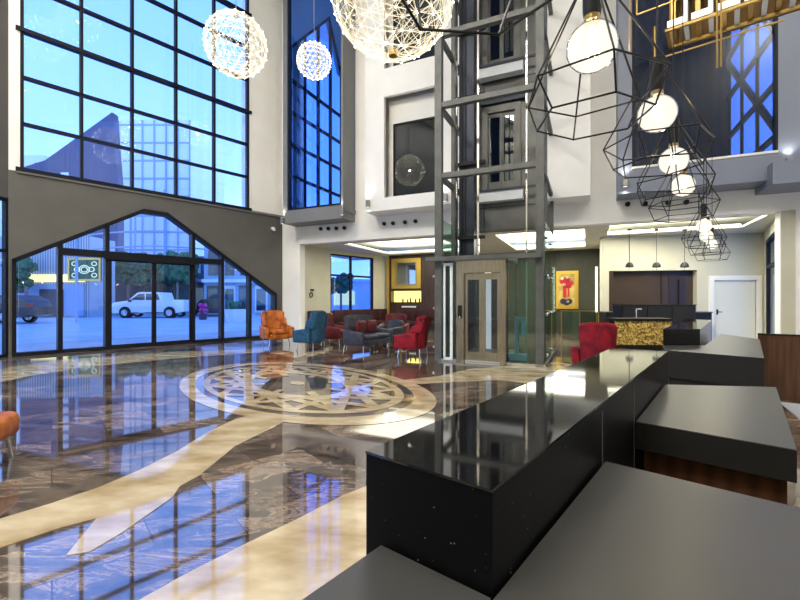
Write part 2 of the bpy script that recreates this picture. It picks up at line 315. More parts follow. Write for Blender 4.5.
# steel clad part behind the lift
dz=[(4.75,7.1),(8.45,10.8)]; du0,du1=bp(483)[0],bp(521)[0]
m=MB(); m.wall(u457,u550,HZ,TOP,VW-.02,VW+.3,[(du0+.05,du1-.05,a,b) for a,b in dz]); struct(m,'wall_shaft','shaft_steel',B)
m=MB()
for z in (4.2,7.6,8.0,11.4): m.box(u457,u550,VW-.035,VW-.02,z-.012,z+.012)
for x in (u457+.45,du0-.15,du1+.15): m.box(x-.012,x+.012,VW-.035,VW-.02,HZ,TOP)
struct(m,'trim_22','shaft_dark',B)
for k,(a,b) in enumerate(dz):
    d=empty('door_%d'%(k+3),B.w(du0,VW-.05,a),B.a,kind='structure'); W=du1-du0
    MB().wall(0,W,0,b-a+.15,-.04,.2,[(.16,W-.16,0.0,b-a-.05)]).make('door_frame','brushed_steel' if 0 else 'shaft_steel',d)
    for q in (0,1):
        x0=.16+q*(W-.32)/2; x1=x0+(W-.32)/2
        lf=MB().wall(x0,x1,0,b-a-.05,.02+.03*q,.05+.03*q,[(x0+.055,x1-.055,.22,b-a-.18)]).make('door_leaf','shaft_steel',d)
        MB().box(x0+.055,x1-.055,.03+.03*q,.04+.03*q,.22,b-a-.18).make('pane','smoke_glass',lf)
    MB().box(-.05,W+.1,-.3,-.02,-.42,-.08).make('sill_plate','white_plate',d)
    MB().box(-.1,W+.5,-.35,-.3,-.14,-.08).make('sill_rail','shaft_dark',d)
    MB().box(-.05,W+.15,-.12,-.03,b-a+.2,b-a+.42).make('operator','shaft_dark',d)
    for q in range(7): pass
# room behind the landing doors
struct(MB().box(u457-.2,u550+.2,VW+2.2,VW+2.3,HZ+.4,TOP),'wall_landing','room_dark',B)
# ---- left bay (grey frame, blue glass)
def bay(x0,x1,zb,g0,g1,gz0,gz1,fm,nm,zt=TOP):
    m=MB(); m.wall(x0,x1,zb,zt,BV,BV+.12,[(g0,g1,gz0,gz1)])
    m.box(x0,x0+.1,BV+.12,VW,zb,zt); m.box(x1-.1,x1,BV+.12,VW,zb,zt); m.box(x0+.1,x1-.1,BV+.12,VW,zb,zb+.12)
    m.box(x0+.1,x1-.1,BV+.12,VW+.3,zb+.12,gz0-.0)
    return struct(m,nm,fm,B)
bay(L0,L1,LZ,lg0,lg1,SILL,12.9,'bay_frame','wall_bay_left')
w=empty('window_4',B.o,B.a,kind='structure'); MB().box(lg0,lg1,BV+.06,BV+.075,SILL,12.9).make('pane','blue_glass',w)
m=MB().box(lg0-.02,lg0+.05,BV-.01,BV+.12,SILL,12.9); m.box(lg0,lg1,BV-.01,BV+.1,SILL,SILL+.06); m.make('frame','black_alu',w)
# glazed grid added behind it in place of a mirrored facade (perpendicular plane)
PU=lg0-.05
P=Fr(*B.w(PU,0).xy,B.a+math.pi/2)      # local x = depth V
pz=lambda px,py: P.px(px,py,0)
v0=BV+.12; v1=16.2
gab=[pz(291,47),pz(329,18),pz(341,74)]
w=empty('window_5',P.o,P.a,kind='structure')
def slat(m,a,b,wd):
    m.wpoly([(a[0],a[1]-wd),(b[0],b[1]-wd),(b[0],b[1]+wd),(a[0],a[1]+wd)],-.05,.05)
def gabz(v):
    for (x0,z0),(x1,z1) in zip(gab,gab[1:]):
        if x0<=v<=x1: return z0+(z1-z0)*(v-x0)/(x1-x0)
    return gab[0][1] if v<gab[0][0] else gab[-1][1]
m=MB(); slat(m,(v0,gab[0][1]),gab[0],.06); slat(m,gab[0],gab[1],.07); slat(m,gab[1],gab[2],.07); slat(m,gab[2],(v1,gab[2][1]),.07); m.make('gable_frame','black_alu',w)
for k in range(8):
    z=SILL+.15+1.165*k; MB().box(v0,v1,-.05,.05,z-.05,z+.05).make('transom','black_alu',w) if k<5 else None
v=v0+.05
while v<v1:
    MB().box(v-.05,v+.05,-.05,.05,SILL,gabz(v)).make('mullion','black_alu',w); v+=.86
MB().wpoly([(v0,SILL),(v1,SILL),(v1,gab[2][1]),gab[2],gab[1],gab[0],(v0,gab[0][1])],.0,.01).make('pane','facade_glass',w)
m=MB(); m.wpoly([(v0,gab[0][1]),gab[0],gab[1],(gab[1][0],TOP),(v0,TOP)],-.03,.2); m.wpoly([gab[1],gab[2],(v1,gab[2][1]),(v1,TOP),(gab[1][0],TOP)],-.03,.2); struct(m,'wall_return_upper','teal_panel',P)
struct(MB().box(v0,v1,-2.4,.2,SILL-.2,SILL-.05),'floor_gallery_left','bay_frame',P)
struct(MB().box(v1,v1+.1,-3.2,.2,SILL-.2,TOP),'wall_gallery_end','teal_panel',P)
# ---- centre bay (white, two windows above each other)
c0=bp(365,300,BV)[0]; c1=u457-.02
wz=[(bp(410,195,BV)[1],bp(410,91,BV)[1]),(bp(410,62,BV)[1],11.9)]
g0,g1=bp(384,300,BV)[0],bp(440,300,BV)[0]
m=MB(); m.wall(c0,c1,4.27,TOP,BV,BV+.12,[(g0,g1,a,b) for a,b in wz]); m.box(c0,c0+.1,BV+.12,VW,4.27,TOP); m.box(c0+.1,c1,BV+.12,VW,4.27,4.4)
m.box(c1-.1,c1,BV+.12,VW,4.4,TOP)
struct(m,'wall_bay_center','white_wall',B)
for k,(a,b) in enumerate(wz):
    w=empty('window_%d'%(6+k),B.w(g0,BV+.12,a),B.a,kind='structure'); W=g1-g0; H=b-a
    m=MB(); m.wall(0,W,0,H,.26,.4,[(.14,W-.1,.12 if k==0 else .1,H-.75)]); m.box(0,W,0,.4,0,.05); m.make('frame','white_frame',w)
    m=MB(); m.wall(.14,W-.1,.12,H-.75,.27,.34,[(.17,W-.13,.16,H-.8)]); m.make('sash','black_alu',w)
    MB().box(.17,W-.13,.3,.31,.16,H-.8).make('pane','smoke_glass',w)
    MB().box(.0,W,.55,.6,0,H).make('curtain','curtain',w)
# ---- white box right of the lift
x0=bp(549,300,11.9)[0]; x1=bp(590.5,300,11.9)[0]
struct(MB().box(x0-.1,x1,11.9,VW,4.14,TOP),'wall_box','white_wall',B)
# ---- right bay (blue-grey)
bay(R0,R1,4.08,rg0,rg1,SILL+.1,12.9,'bay_blue_frame','wall_bay_right')
w=empty('window_8',B.o,B.a,kind='structure'); MB().box(rg0,rg1,BV+.06,BV+.075,SILL+.1,12.9).make('pane','dark_glass',w)
m=MB(); m.box(rg0,rg1,BV-.02,BV+.1,SILL+.08,SILL+.13); m.make('sill','white_frame',w)
m=MB(); m.box(rg0,rg0+.06,BV-.01,BV+.1,SILL+.13,12.9); m.box(rg1-.06,rg1,BV-.01,BV+.1,SILL+.13,12.9); m.make('frame','black_alu',w)
Q=Fr(*B.w(rg1+.02,0).xy,B.a+math.pi/2); w=empty('window_9',Q.o,Q.a,kind='structure')  # grid added behind the right bay, standing in for mirrored mullions
q0,q1=BV+.12,15.6
for k in range(6): z=SILL+.5+1.2*k; MB().box(q0,q1,-.05,.05,z-.05,z+.05).make('transom','black_alu',w)
for k in range(4): v=q0+.04+1.15*k; MB().box(v-.04,v+.04,-.03,.03,SILL,12.9).make('mullion','black_alu',w)
m=MB(); slat(m,(q0,5.2),(q1,8.6),.09); slat(m,(q0,7.4),(q1,11.4),.09); m.make('brace','black_alu',w)
MB().box(q0,q1,0,.01,SILL,12.9).make('pane','facade_glass',w)
struct(MB().box(rg0-.5,rg1+.1,q1,q1+.1,SILL-.2,TOP),'wall_gallery_right','curtain_folds',B)
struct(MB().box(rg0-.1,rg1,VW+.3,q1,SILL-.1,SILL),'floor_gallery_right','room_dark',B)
# blue box at the right margin below the bay
bx=bp(772,300,BV-.25)[0]; struct(MB().box(bx,bx+3,BV-.3,VW,3.92,4.4),'wall_box_right','bay_blue_frame',B)
# ---- lounge and reception shell
VL=17.8; VO=18.8
p330=B.M.inverted()@Vector((0,0,0))
LU=u300                                   # beige wall plane, perpendicular to the back wall
PL=Fr(*B.w(LU,0).xy,B.a+math.pi/2)
vb=PL.px(330)[0]
struct(MB().box(VW+.3,vb,0,.2,0,HZ),'wall_lounge_side','beige_wall',PL)
cw=PL.w(vb,0); WF=Fr(cw.x,cw.y,F.a)
we=WF.px(388.5)[0]; wa,wb=WF.px(330.5)[0],WF.px(373.5)[0]; z0,z1=WF.px(373.5,311.6)[1],WF.px(373.5,258)[1]
struct(MB().wall(0,we+.2,0,HZ,0,.25,[(wa,wb,z0,z1)]),'wall_lounge_window','bay_blue_frame' if 0 else 'beige_wall',WF)
w=empty('window_10',WF.o,WF.a,kind='structure'); m=MB(); m.wall(wa,wb,z0,z1,.02,.12,[(wa+.06,wb-.06,z0+.06,z1-.06)]); m.make('frame','black_alu',w)
xm=WF.px(351.5)[0]; zm=WF.px(351.5,276)[1]; MB().box(xm-.04,xm+.04,.02,.12,z0+.06,z1-.06).make('mullion','black_alu',w); MB().box(wa+.06,wb-.06,.03,.11,zm-.04,zm+.04).make('transom','black_alu',w)
for a,b in ((wa+.06,xm-.04),(xm+.04,wb-.06)):
    for c,e in ((z0+.06,zm-.04),(zm+.04,z1-.06)): MB().box(a,b,.06,.07,c,e).make('pane','blue_glass',w)
# wood wall with niche
w0,w1=bp(389,300,VL)[0],bp(441,300,VL)[0]
nz0,nz1=bp(405,302,VL)[1],bp(405,291,VL)[1]; n0,n1=bp(391,300,VL)[0],bp(421,300,VL)[0]
struct(MB().wall(w0,w1,0,HZ,VL,VL+.35,[(n0,n1,nz0,nz1)]),'wall_lounge_wood','wall_wood',B)
struct(MB().box(n0-.05,n1+.05,VL+.35,VL+.4,nz0-.05,nz1+.05),'trim_23','lit_shelf',B)
o=MB().box(bp(386.5,300,VL-.05)[0],bp(389,300,VL-.05)[0],VL-.06,VL,0,HZ-.1); struct(o,'trim_24','gold_frame',B)
o0,o1=w1,bp(603,300,VO)[0]+.6
struct(MB().box(o0-.3,o1,VO,VO+.2,0,HZ+.1),'wall_lounge_back','olive_wall',B)
# reception wall (nearly parallel to the picture)
r602=(6.72,13.8); RW=Fr(6.72,13.8,math.atan2(-.8,4.68))
rq=lambda px,py=300: RW.px(px,py,0)
re=rq(764)[0]; nh=(rq(609)[0],rq(697)[0],1.0,rq(650,270.5)[1]); dh=(rq(713.5)[0],rq(756)[0],0,rq(735,280)[1])
struct(MB().wall(0,re,0,HZ,0,.25,[nh,dh]),'wall_reception','beige_wall',RW)
struct(MB().box(.43,.6,15.55,VO,0,HZ),'wall_reception_side','beige_wall',B)
m=MB(); m.box(nh[0],nh[1],.25,.3,nh[2],nh[3]); m.box(nh[0],nh[0]+.14,.02,.25,nh[2],nh[3]); struct(m,'wall_niche','niche_panel',RW)
m=MB()
for a in (.66,.7): pass
xa=rq(664)[0]; m.box(xa,xa+.03,.2,.25,nh[2],nh[3]); xa=rq(672)[0]; m.box(xa,xa+.5,.22,.25,nh[2],nh[3]-.15); struct(m,'trim_25','niche_brown',RW)
m=MB(); xa=rq(681)[0]; m.box(xa,xa+.04,.15,.2,1.2,nh[3]-.3); tag(m.make('wall_bar','black_plastic',None,RW.o,RW.a),'thin black upright bar on the right side of the brown wall recess','bar')
for k,p in enumerate((628.5,656)):
    pass
# panel joints
m=MB()
for p in (629,656.5,684.5): x=rq(p)[0]; m.box(x-.006,x+.006,-.003,.0,nh[3],HZ)
struct(m,'trim_26','olive_wall',RW)
d=empty('door_2',RW.o,RW.a,kind='structure')
MB().wall(dh[0]-.14,dh[1]+.14,0,dh[3]+.14,-.04,.1,[(dh[0],dh[1],0,dh[3])]).make('door_frame','white_frame',d)
MB().box(dh[0]+.01,dh[1]-.01,.03,.08,.01,dh[3]-.01).make('door_leaf','white_door',d)
m=MB(); hx=dh[0]+.12; m.tube((hx,0.03,1.02),(hx,-.03,1.02),.012); m.tube((hx,-.03,1.02),(hx+.11,-.03,1.02),.012); m.box(hx-.025,hx+.025,.02,.03,.93,1.1); m.make('handle','black_plastic',d)
# window wall to the right of it
re_w=RW.w(re,0); pe=B.w(uR+.02,VW); WR=Fr(re_w.x,re_w.y,math.atan2(pe.y-re_w.y,pe.x-re_w.x)); wl=(pe-re_w).length
struct(MB().wall(0,wl,0,HZ,0,.25,[(.35,wl-.3,.05,3.2)]),'wall_right_window','beige_wall',WR)
w=empty('window_11',WR.o,WR.a,kind='structure'); MB().wall(.35,wl-.3,.05,3.2,.02,.14,[(.42,wl-.37,.1,2.35),(.42,wl-.37,2.43,3.13)]).make('frame','black_alu',w)
MB().box(.42,wl-.37,.07,.08,.1,2.35).make('pane','blue_glass',w); MB().box(.42,wl-.37,.07,.08,2.43,3.13).make('pane','blue_glass',w)
# lounge ceiling with light coves: built as a slab with openings in back-wall frame
def uv(px,py): # ceiling point at z=HZ
    Y=FP*(HZ-CH)/(300-py); v=B.M.inverted()@Vector(((px-400)/FP*Y,Y,0)); return v.x,v.y
cov=[(-8.4,-4.6,13.3,17.2),(-2.75,-.1,13.45,17.9),(.55,4.05,13.1,15.0)]
class CB(MB): pass
m=MB()
xs0,xs1,ys0,ys1=u300-1.5,8.2,VW+.3,VO+.3
xs=sorted({xs0,xs1,*[c[0] for c in cov],*[c[1] for c in cov]}); ys=sorted({ys0,ys1,*[c[2] for c in cov],*[c[3] for c in cov]})
for i in range(len(xs)-1):
    for j in range(len(ys)-1):
        cx,cy=(xs[i]+xs[i+1])/2,(ys[j]+ys[j+1])/2
        if not any(c[0]<cx<c[1] and c[2]<cy<c[3] for c in cov): m.box(xs[i],xs[i+1],ys[j],ys[j+1],HZ,HZ+.06)
struct(m,'ceiling_lounge','beige_wall',B)
struct(MB().box(xs0,xs1,ys0,ys1,HZ+.36,HZ+.42),'ceiling_cove','cove_white',B)
for k,c in enumerate(cov):
    m=MB(); t=.16
    for a in ((c[0],c[1],c[2]-t,c[2]-t+.05),(c[0],c[1],c[3]+t-.05,c[3]+t),(c[0]-t,c[0]-t+.05,c[2],c[3]),(c[1]+t-.05,c[1]+t,c[2],c[3])): m.box(*a,HZ+.08,HZ+.12)
    o=m.make('cove_light','led_cove',None,B.o,B.a)
    tag(o,['white light strip in the ceiling recess over the armchairs','white light strip in the ceiling recess behind the lift','white light strip in the ceiling recess over the reception counter'][k],'light strip')
    q=B.w((c[0]+c[1])/2,(c[2]+c[3])/2,HZ+.3)
    light('cove_lamp','AREA',(q.x,q.y,HZ+.08),[130,270,200][k],(1,.97,.84),c[1]-c[0],c[3]-c[2],(math.pi,0,B.a))
# soffit face underside + hall ceiling + far walls
struct(MB().prism([(-13,-3.6),(12,-3.6),(12,22),(-3,22),(-14,9)],TOP,TOP+.2),'ceiling','white_wall')
pr=B.w(UE,VW)
struct(MB().box(pr.x,pr.x+.2,-3.6,pr.y,0,TOP),'wall_right','white_wall')
struct(MB().box(-14,pr.x,-3.7,-3.5,0,TOP),'wall_front','beige_wall')
# ================================================================== EXTERIOR
struct(MB().prism([tuple(F.w(-22,.45).xy),tuple(F.w(14,.45).xy),tuple(F.w(14,4).xy),tuple(F.w(-22,4).xy)],-.1,.0),'ground_pavement','pavement')
struct(MB().prism([tuple(F.w(-60,4).xy),tuple(F.w(60,4).xy),tuple(F.w(60,90).xy),tuple(F.w(-60,90).xy)],-.15,-.02),'ground_road','road')
struct(MB().prism([(-70,36.5),(10,36.5),(10,42),(-70,42)],-.02,.12),'ground_kerb','pavement')
def P3(px,py,Y): return ((px-400)/FP*Y,Y,CH+(300-py)/FP*Y)
def bld(name,label,cat,px0,px1,pyt,Y,D,m,poly=None):
    x0,x1=P3(px0,0,Y)[0],P3(px1,0,Y)[0]; zt=P3(0,pyt,Y)[2]; r=empty(name,((x0+x1)/2,Y,-.02)); tag(r,label,cat)
    W=x1-x0
    if poly: 
        MB().wpoly([((p[0]-(px0+px1)/2)/FP*Y,P3(0,p[1],Y)[2]) for p in poly],0,D).make('wall',m,r)
    else: MB().box(-W/2,W/2,0,D,0,zt).make('wall',m,r)
    return r,W,zt
r,W,zt=bld('building','brown street building with ivy and dark shopfronts behind the white pickup','building',96,204,256,43,8,'building_brown')
for k in range(7):
    x=-W/2+.9+k*W/7; f=MB().box(x-.7,x+.8,-.08,0,.1,3.1).make('shopfront','shop_dark',r); MB().box(x-.6,x+.7,-.1,-.08,.3,2.7).make('pane','car_glass',f)
for k in range(5):
    x=-W/2+1.2+k*W/5; f=MB().box(x-.5,x+.7,-.08,0,4.2,5.4).make('window','building_pale',r)
MB().box(-W/2,W/2,-.35,0,3.3,3.6).make('cornice','building_blue',r)
r,W,zt=bld('building','pale blue shop building seen through the panes right of the entrance','building',204,300,232,40,8,'building_blue')
for k in range(6):
    x=-W/2+.9+k*W/6; f=MB().box(x-.6,x+.6,-.08,0,.2,2.8).make('shopfront','building_pale' if k%2 else 'shop_dark',r); MB().box(x-.45,x+.45,-.1,-.08,.4,2.5).make('pane','car_glass',f)
    MB().box(x-.45,x+.45,-.1,0,3.8,6.2).make('window','car_glass',r)
MB().box(-W/2,W/2,-.5,0,3.1,3.4).make('awning','building_pale',r)
r,W,zt=bld('building','dark navy clad gabled building rising beyond the upper windows','building',20,118,100,55,1.2,'navy_cladding',[(20,310),(118,310),(118,190),(112,112),(45,160),(20,168)])
for k in range(9): MB().box((65-69)/FP*55-.5+.0,(65-69)/FP*55+.5,-.1,0,8+1.2*k,8.7+1.2*k).make('louvre','building_pale',r)
r,W,zt=bld('building','light glass office tower beyond the upper windows','building',119,190,120,72,14,'building_pale')
for k in range(7): MB().box(-W/2+k*W/6-.12,-W/2+k*W/6+.12,-.15,0,0,zt).make('pier','building_blue',r)
for k in range(9): MB().box(-W/2,W/2,-.12,0,zt-1-3.1*k,zt-.7-3.1*k).make('ledge','building_blue',r)
r,W,zt=bld('building','low pale rooftop block far beyond the left window bay','building',-30,44,155,70,10,'building_pale')
for k in range(6): MB().box(-W/2+2+k*3,-W/2+3+k*3,-.1,0,zt-3,zt-1.3).make('window','car_glass',r)
# corrugated screen behind the SUV with a lit band
r,W,zt=bld('corrugated_shed','ribbed metal clad shed with a lit band behind the dark SUV','shed',-40,90,236,34,3,'corrugated')
MB().box(W/2-6.2,W/2-.4,-.15,0,2.9,3.5).make('lit_band','shop_lit',r); MB().box(W/2-6.2,W/2-.4,-.2,0,.1,2.7).make('shutter','building_blue',r)
MB().box(W/2-3.9,W/2-2.0,-.3,-.15,.1,2.3).make('door','shop_dark',r)
# glowing panel added in place of interior artwork mirrored in the glass
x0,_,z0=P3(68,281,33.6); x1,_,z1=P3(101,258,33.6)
r=empty('artwork_reflection',((x0+x1)/2,33.6,z0)); tag(r,'glowing scrolled panel standing in for interior artwork mirrored in the glass','reflection stand-in'); W=x1-x0; H=z1-z0
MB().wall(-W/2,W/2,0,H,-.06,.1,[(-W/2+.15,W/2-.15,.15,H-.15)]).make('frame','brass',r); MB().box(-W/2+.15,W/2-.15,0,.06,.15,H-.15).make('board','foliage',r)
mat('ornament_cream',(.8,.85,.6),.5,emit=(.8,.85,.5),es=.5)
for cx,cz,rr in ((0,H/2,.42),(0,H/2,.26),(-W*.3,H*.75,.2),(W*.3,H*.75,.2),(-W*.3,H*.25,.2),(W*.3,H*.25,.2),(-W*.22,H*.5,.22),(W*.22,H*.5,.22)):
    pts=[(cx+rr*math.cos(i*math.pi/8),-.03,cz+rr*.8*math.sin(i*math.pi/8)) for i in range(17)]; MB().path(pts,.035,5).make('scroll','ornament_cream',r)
# ivy / street trees
def bush(px0,px1,py0,py1,Y,n,label,nm='ivy_hedge',cat='hedge',r0=.5,trunk=True):
    m=MB(); xA,_,zB=P3(px0,py1,Y); xB,_,zT=P3(px1,py0,Y)
    r=empty(nm,((xA+xB)/2,Y,-.02)); tag(r,label,cat)
    for i in range(n):
        q=bmesh.ops.create_icosphere(m.b,subdivisions=2,radius=r0*random.uniform(.6,1.1)); c=Vector((random.uniform(xA,xB)-(xA+xB)/2,random.uniform(-.5,.5),random.uniform(zB,zT)+.02))
        for v in q['verts']: v.co=c+v.co*random.uniform(.8,1.2)
    m.make('foliage','foliage',r)
    if trunk:
        for k in (-.3,.3): MB().tube((k*(xB-xA),0,0),(k*(xB-xA),0,zB+.3),.12).make('trunk','building_brown',r)
bush(112,194,256,280,40,110,'green ivy and tree crowns over the street behind the white pickup',r0=.7)
bush(12,30,258,290,32.5,22,'green shrub against the ribbed shed behind the dark SUV','street_shrub','shrub')
# steel frame of an arched glass canopy above the entrance
r=empty('glass_canopy',P3(150,300,26)[:2]+(0,)); tag(r,'arched steel and glass street canopy above the entrance doors','canopy')
cw_=4.6; cz=CH+45/FP*26
for k in range(6):
    t=-1+2*k/5; hx=t*cw_; hz=cz+ (4.2-2.2*t*t)
    MB().path([(hx*(1-.06*j*0),0,cz-.5+(hz-cz+.5)*j/4) for j in range(5)],.06,6).make('rib','building_blue',r)
for k in range(4):
    zz_=cz+.2+k*.95; MB().path([(t/6*cw_,0,zz_+.35*(1-(t/6)**2)) for t in range(-6,7)],.05,6).make('rail','building_blue',r)
for sx in (-1,1): MB().tube((sx*cw_,0,0),(sx*cw_,0,cz+2),.08).make('post','building_blue',r)
# pickup
def wheel(parent,x,y,r,m='rim'):
    w_=MB(); w_.tube((x,y-.12,r),(x,y+.12,r),r,24); o=w_.make('wheel','tyre',parent,smooth=False)
    a=MB(); a.tube((x,y-.14,r),(x,y-.1,r),r*.62,20); 
    ob=a.make('rim','rim',o)
    b=MB()
    for k in range(5): b.tube((x,y-.15,r),(x+.55*r*math.cos(k*1.2566),y-.15,r+.55*r*math.sin(k*1.2566)),.035,5)
    b.make('spokes','chrome',o)
x,Y=(154-400)/FP*33.5,33.5
r=empty('pickup_truck',(x,Y,.0)); tag(r,'white double cab pickup truck parked across the street facing left','pickup truck')
Lp=5.7
body=[(-2.85,.4),(-2.88,.95),(-2.7,1.18),(-1.5,1.36),(-.75,1.98),(-.4,2.03),(.95,2.0),(1.15,1.42),(2.85,1.42),(2.9,.5),(2.3,.38),(-2.2,.36)]
MB().wpoly(body,-.9,.9).make('body','car_white',r)
for a in ([(-1.3,1.4),(-.66,1.88),(-.2,1.9),(-.2,1.4)],[(-.1,1.4),(-.1,1.9),(.82,1.88),(.98,1.42)]): MB().wpoly(a,-.92,-.89).make('side_window','car_glass',r)
m=MB(); 
for xx in (-1.75,1.75): m.tube((xx,-.915,.42),(xx,-.5,.42),.47,20)
m.make('wheel_arches','tyre',r)
MB().box(-2.88,-2.6,-.8,-.6,.85,1.02).make('headlight','chrome',r); MB().box(-1.3,1.3,-.95,-.9,.38,.46).make('side_step','chrome',r)
MB().box(-1.42,-1.25,-1.05,-.9,1.25,1.42).make('mirror','black_plastic',r)
for xx in (-1.75,1.75): wheel(r,xx,-.85,.4); wheel(r,xx,.75,.4)
# dark SUV, cut by the left margin
x,Y=(2-400)/FP*25.5,25.5
r=empty('suv',(x,Y,-.02)); tag(r,'dark plum SUV parked outside beyond the leftmost panes','car')
body=[(-2.3,.45),(-2.3,.95),(-1.2,1.15),(-.5,1.68),(1.4,1.72),(2.15,1.4),(2.42,1.0),(2.45,.5),(1.9,.4)]
MB().wpoly(body,-.9,.9).make('body','car_dark',r)
MB().wpoly([(-.9,1.2),(-.4,1.6),(1.3,1.62),(1.75,1.3),(1.7,1.2)],-.92,-.89).make('side_window','car_glass',r)
MB().box(2.2,2.46,-.88,-.6,1.0,1.2).make('tail_light','taillight',r)
for xx in (-1.45,1.05): wheel(r,xx,-.85,.42); wheel(r,xx,.75,.42)
# planters outside
r=empty('planter',(P3(236,0,27)[0],27,-.02)); tag(r,'round pale planter standing on the street right of the entrance','planter')
MB().lathe([(.0,0),(.55,0),(.75,.8),(.6,.82),(.55,.7),(0,.7)],18).make('pot','building_pale',r); m=MB()
for i in range(8): m.ball((random.uniform(-.3,.3),random.uniform(-.3,.3),.9+random.uniform(0,.3)),.22,u=8,v=6)
m.make('plant','foliage',r)
r=empty('car',(P3(212,0,36)[0],36,.1)); tag(r,'small dark car partly hidden beside the pale shops','car')
MB().wpoly([(-1.9,.3),(-1.9,.8),(-1.1,.9),(-.5,1.4),(.8,1.42),(1.5,.95),(2,.85),(2,.3)],-.8,.8).make('body','car_dark',r)
for xx in (-1.2,1.2): wheel(r,xx,-.75,.3)
r=empty('flower_tub',(P3(203,0,30)[0],30,-.02)); tag(r,'magenta flowering plant in a tub outside the pane right of the doors','plant')
MB().lathe([(0,0),(.25,0),(.32,.45),(0,.45)],12).make('tub','shop_dark',r); m=MB(); mat('magenta',(.5,.03,.25),.6)
for i in range(9): m.ball((random.uniform(-.2,.2),random.uniform(-.2,.2),.55+random.uniform(0,.6)),.15,u=8,v=6)
m.make('flowers','magenta',r)
r=empty('street_tree',(P3(341,0,27)[0],27,-.02)); tag(r,'dark round tree outside the lounge window','tree'); m=MB()
for i in range(24): m.ball((random.uniform(-.6,.6),random.uniform(-.4,.4),2.45+random.uniform(-.4,.5)),.26,u=8,v=6)
m.make('foliage','foliage',r); MB().tube((0,0,0),(0,0,2.2),.07).make('trunk','building_brown',r)
r=empty('street_kiosk',(P3(357,0,36)[0],36,-.02)); tag(r,'pale kiosk outside the lounge window, its yellow glow standing in for the mirrored bar','kiosk')
MB().box(-2.6,3.2,0,2,0,3.0).make('body','building_pale',r); MB().box(-2.0,-.2,-.05,0,1.0,2.2).make('bar_reflection','shop_lit',r); MB().box(-2.8,3.4,-.5,2.1,3.0,3.2).make('roof','building_pale',r)  # yellow glow stands in for the bar mirrored in the pane
# ================================================================== LIFT
BL=B
U0,U1=-3.15,-.92; V0,V1,V2=9.05,10.2,12.2
r=empty('glass_lift',B.w((U0+U1)/2,V0,0),B.a); tag(r,'tall grey steel framed glass passenger lift standing free in the lobby','lift')
ou,ov=(U0+U1)/2,V0
def lb(x0,x1,y0,y1,z0,z1): return MB().box(x0-ou,x1-ou,y0-ov,y1-ov,z0,z1)
pw=.2
for x in (U0,U1): 
    lb(x-.08,x+.08,V0,V0+.16,0,TOP).make('post','post_steel',r)
    lb(x-.045,x+.045,V1,V1+.09,0,TOP).make('post','post_steel',r)
    lb(x-.045,x+.045,V2,V2+.09,0,TOP).make('post','post_steel',r)
for z in (4.26,5.89,7.52,9.15,10.8):
    lb(U0+.08,U1-.08,V0+.02,V0+.16,z-.06,z+.06).make('front_beam','post_steel',r)
    for x in (U0,U1):
        lb(x-.05,x+.05,V0+.16,V1,z-.055,z+.055).make('side_beam','post_steel',r); lb(x-.05,x+.05,V1+.09,V2,z-.055,z+.055).make('side_beam','post_steel',r)
# mast and guide rails
mu0=bp(459,300,V1+.3)[0]; mu1=bp(474,300,V1+.3)[0]
lb(mu0,mu1,V1+.3,V1+.55,0,TOP).make('hoist_mast','shaft_dark',r)
for p in (456.5,478): x=bp(p,300,V1+.15)[0]; lb(x-.025,x+.025,V1+.15,V1+.2,2.35,TOP).make('guide_rail','chrome',r)
x=bp(526.5,300,V0+.5)[0]; lb(x-.015,x+.015,V0+.5,V0+.53,0,TOP).make('guide_rail','chrome',r)
for z in (3.0,4.9,6.6,8.3): lb(mu0-.12,mu1+.3,V1+.18,V1+.3,z-.04,z+.04).make('bracket','black_plastic',r)
m=MB()
for x in (mu0+.1,mu0+.18): m.tube((x-ou,V1+.25-ov,2.4),(x-ou,V1+.25-ov,TOP),.012,6)
m.make('cables','black_plastic',r)
for z in (4.0,6.15): lb(mu0-.1,mu0-.02,V1+.1,V1+.25,z,z+.45).make('plate','chrome',r)
# base beam + canopy
lb(U0-.25,U1+.05,V0-.16,V0,2.28,2.38).make('canopy_beam','post_steel',r)
# ground enclosure glass
def pane(x0,x1,y0,y1,z0,z1,m='green_glass'): lb(x0,x1,y0,y1,z0,z1).make('pane',m,r)
fx0,fx1=bp(457,300,V0)[0],bp(506,300,V0)[0]
pane(fx1+.05,U1-.1,V0+.04,V0+.055,.05,2.25)
pane(U0+.1,fx0-.02,V0+.04,V0+.055,.05,2.25)
pane(U0-.012,U0,V0+.2,V1,.05,3.3); pane(U0-.012,U0,V1+.14,V2,.05,3.3)
pane(U1+.1,U1+.115,V0+.0,V1,.05,3.0); pane(U1+.1,U1+.115,V1,V2,.05,3.0)
for z in (.03,): 
    lb(U0,U1+.12,V0,V0+.12,0,.06).make('base_rail','chrome',r)
    lb(U1+.07,U1+.13,V0+.12,V2,0,.06).make('base_rail','black_plastic',r)
    lb(U0-.06,U0+.02,V0+.2,V2,0,.06).make('base_rail','black_plastic',r)
for x in (U1+.13,):
    for z in (.25,1.1,1.9,2.7):
        for y in (V0+.12,V1+.07): MB().ball((x-ou,y-ov,z),.035,u=8,v=6).make('glass_clamp','chrome',r)
for z in (.3,1.2,1.95): MB().ball((U0-.13-ou,V0+.1-ov,z),.035,u=8,v=6).make('glass_clamp','chrome',r)
# open glass door leaf frame on the left
m=MB(); 
for q in ((U0+.14,U0+.18,V0-.02,V0+.02,.05,2.22),(fx0-.16,fx0-.1,V0-.02,V0+.02,.05,2.22),(U0+.14,fx0-.1,V0-.02,V0+.02,2.18,2.24),(U0+.14,fx0-.1,V0-.02,V0+.02,.04,.1)): m.box(q[0]-ou,q[1]-ou,q[2]-ov,q[3]-ov,q[4],q[5])
m.make('side_frame','white_plate',r)
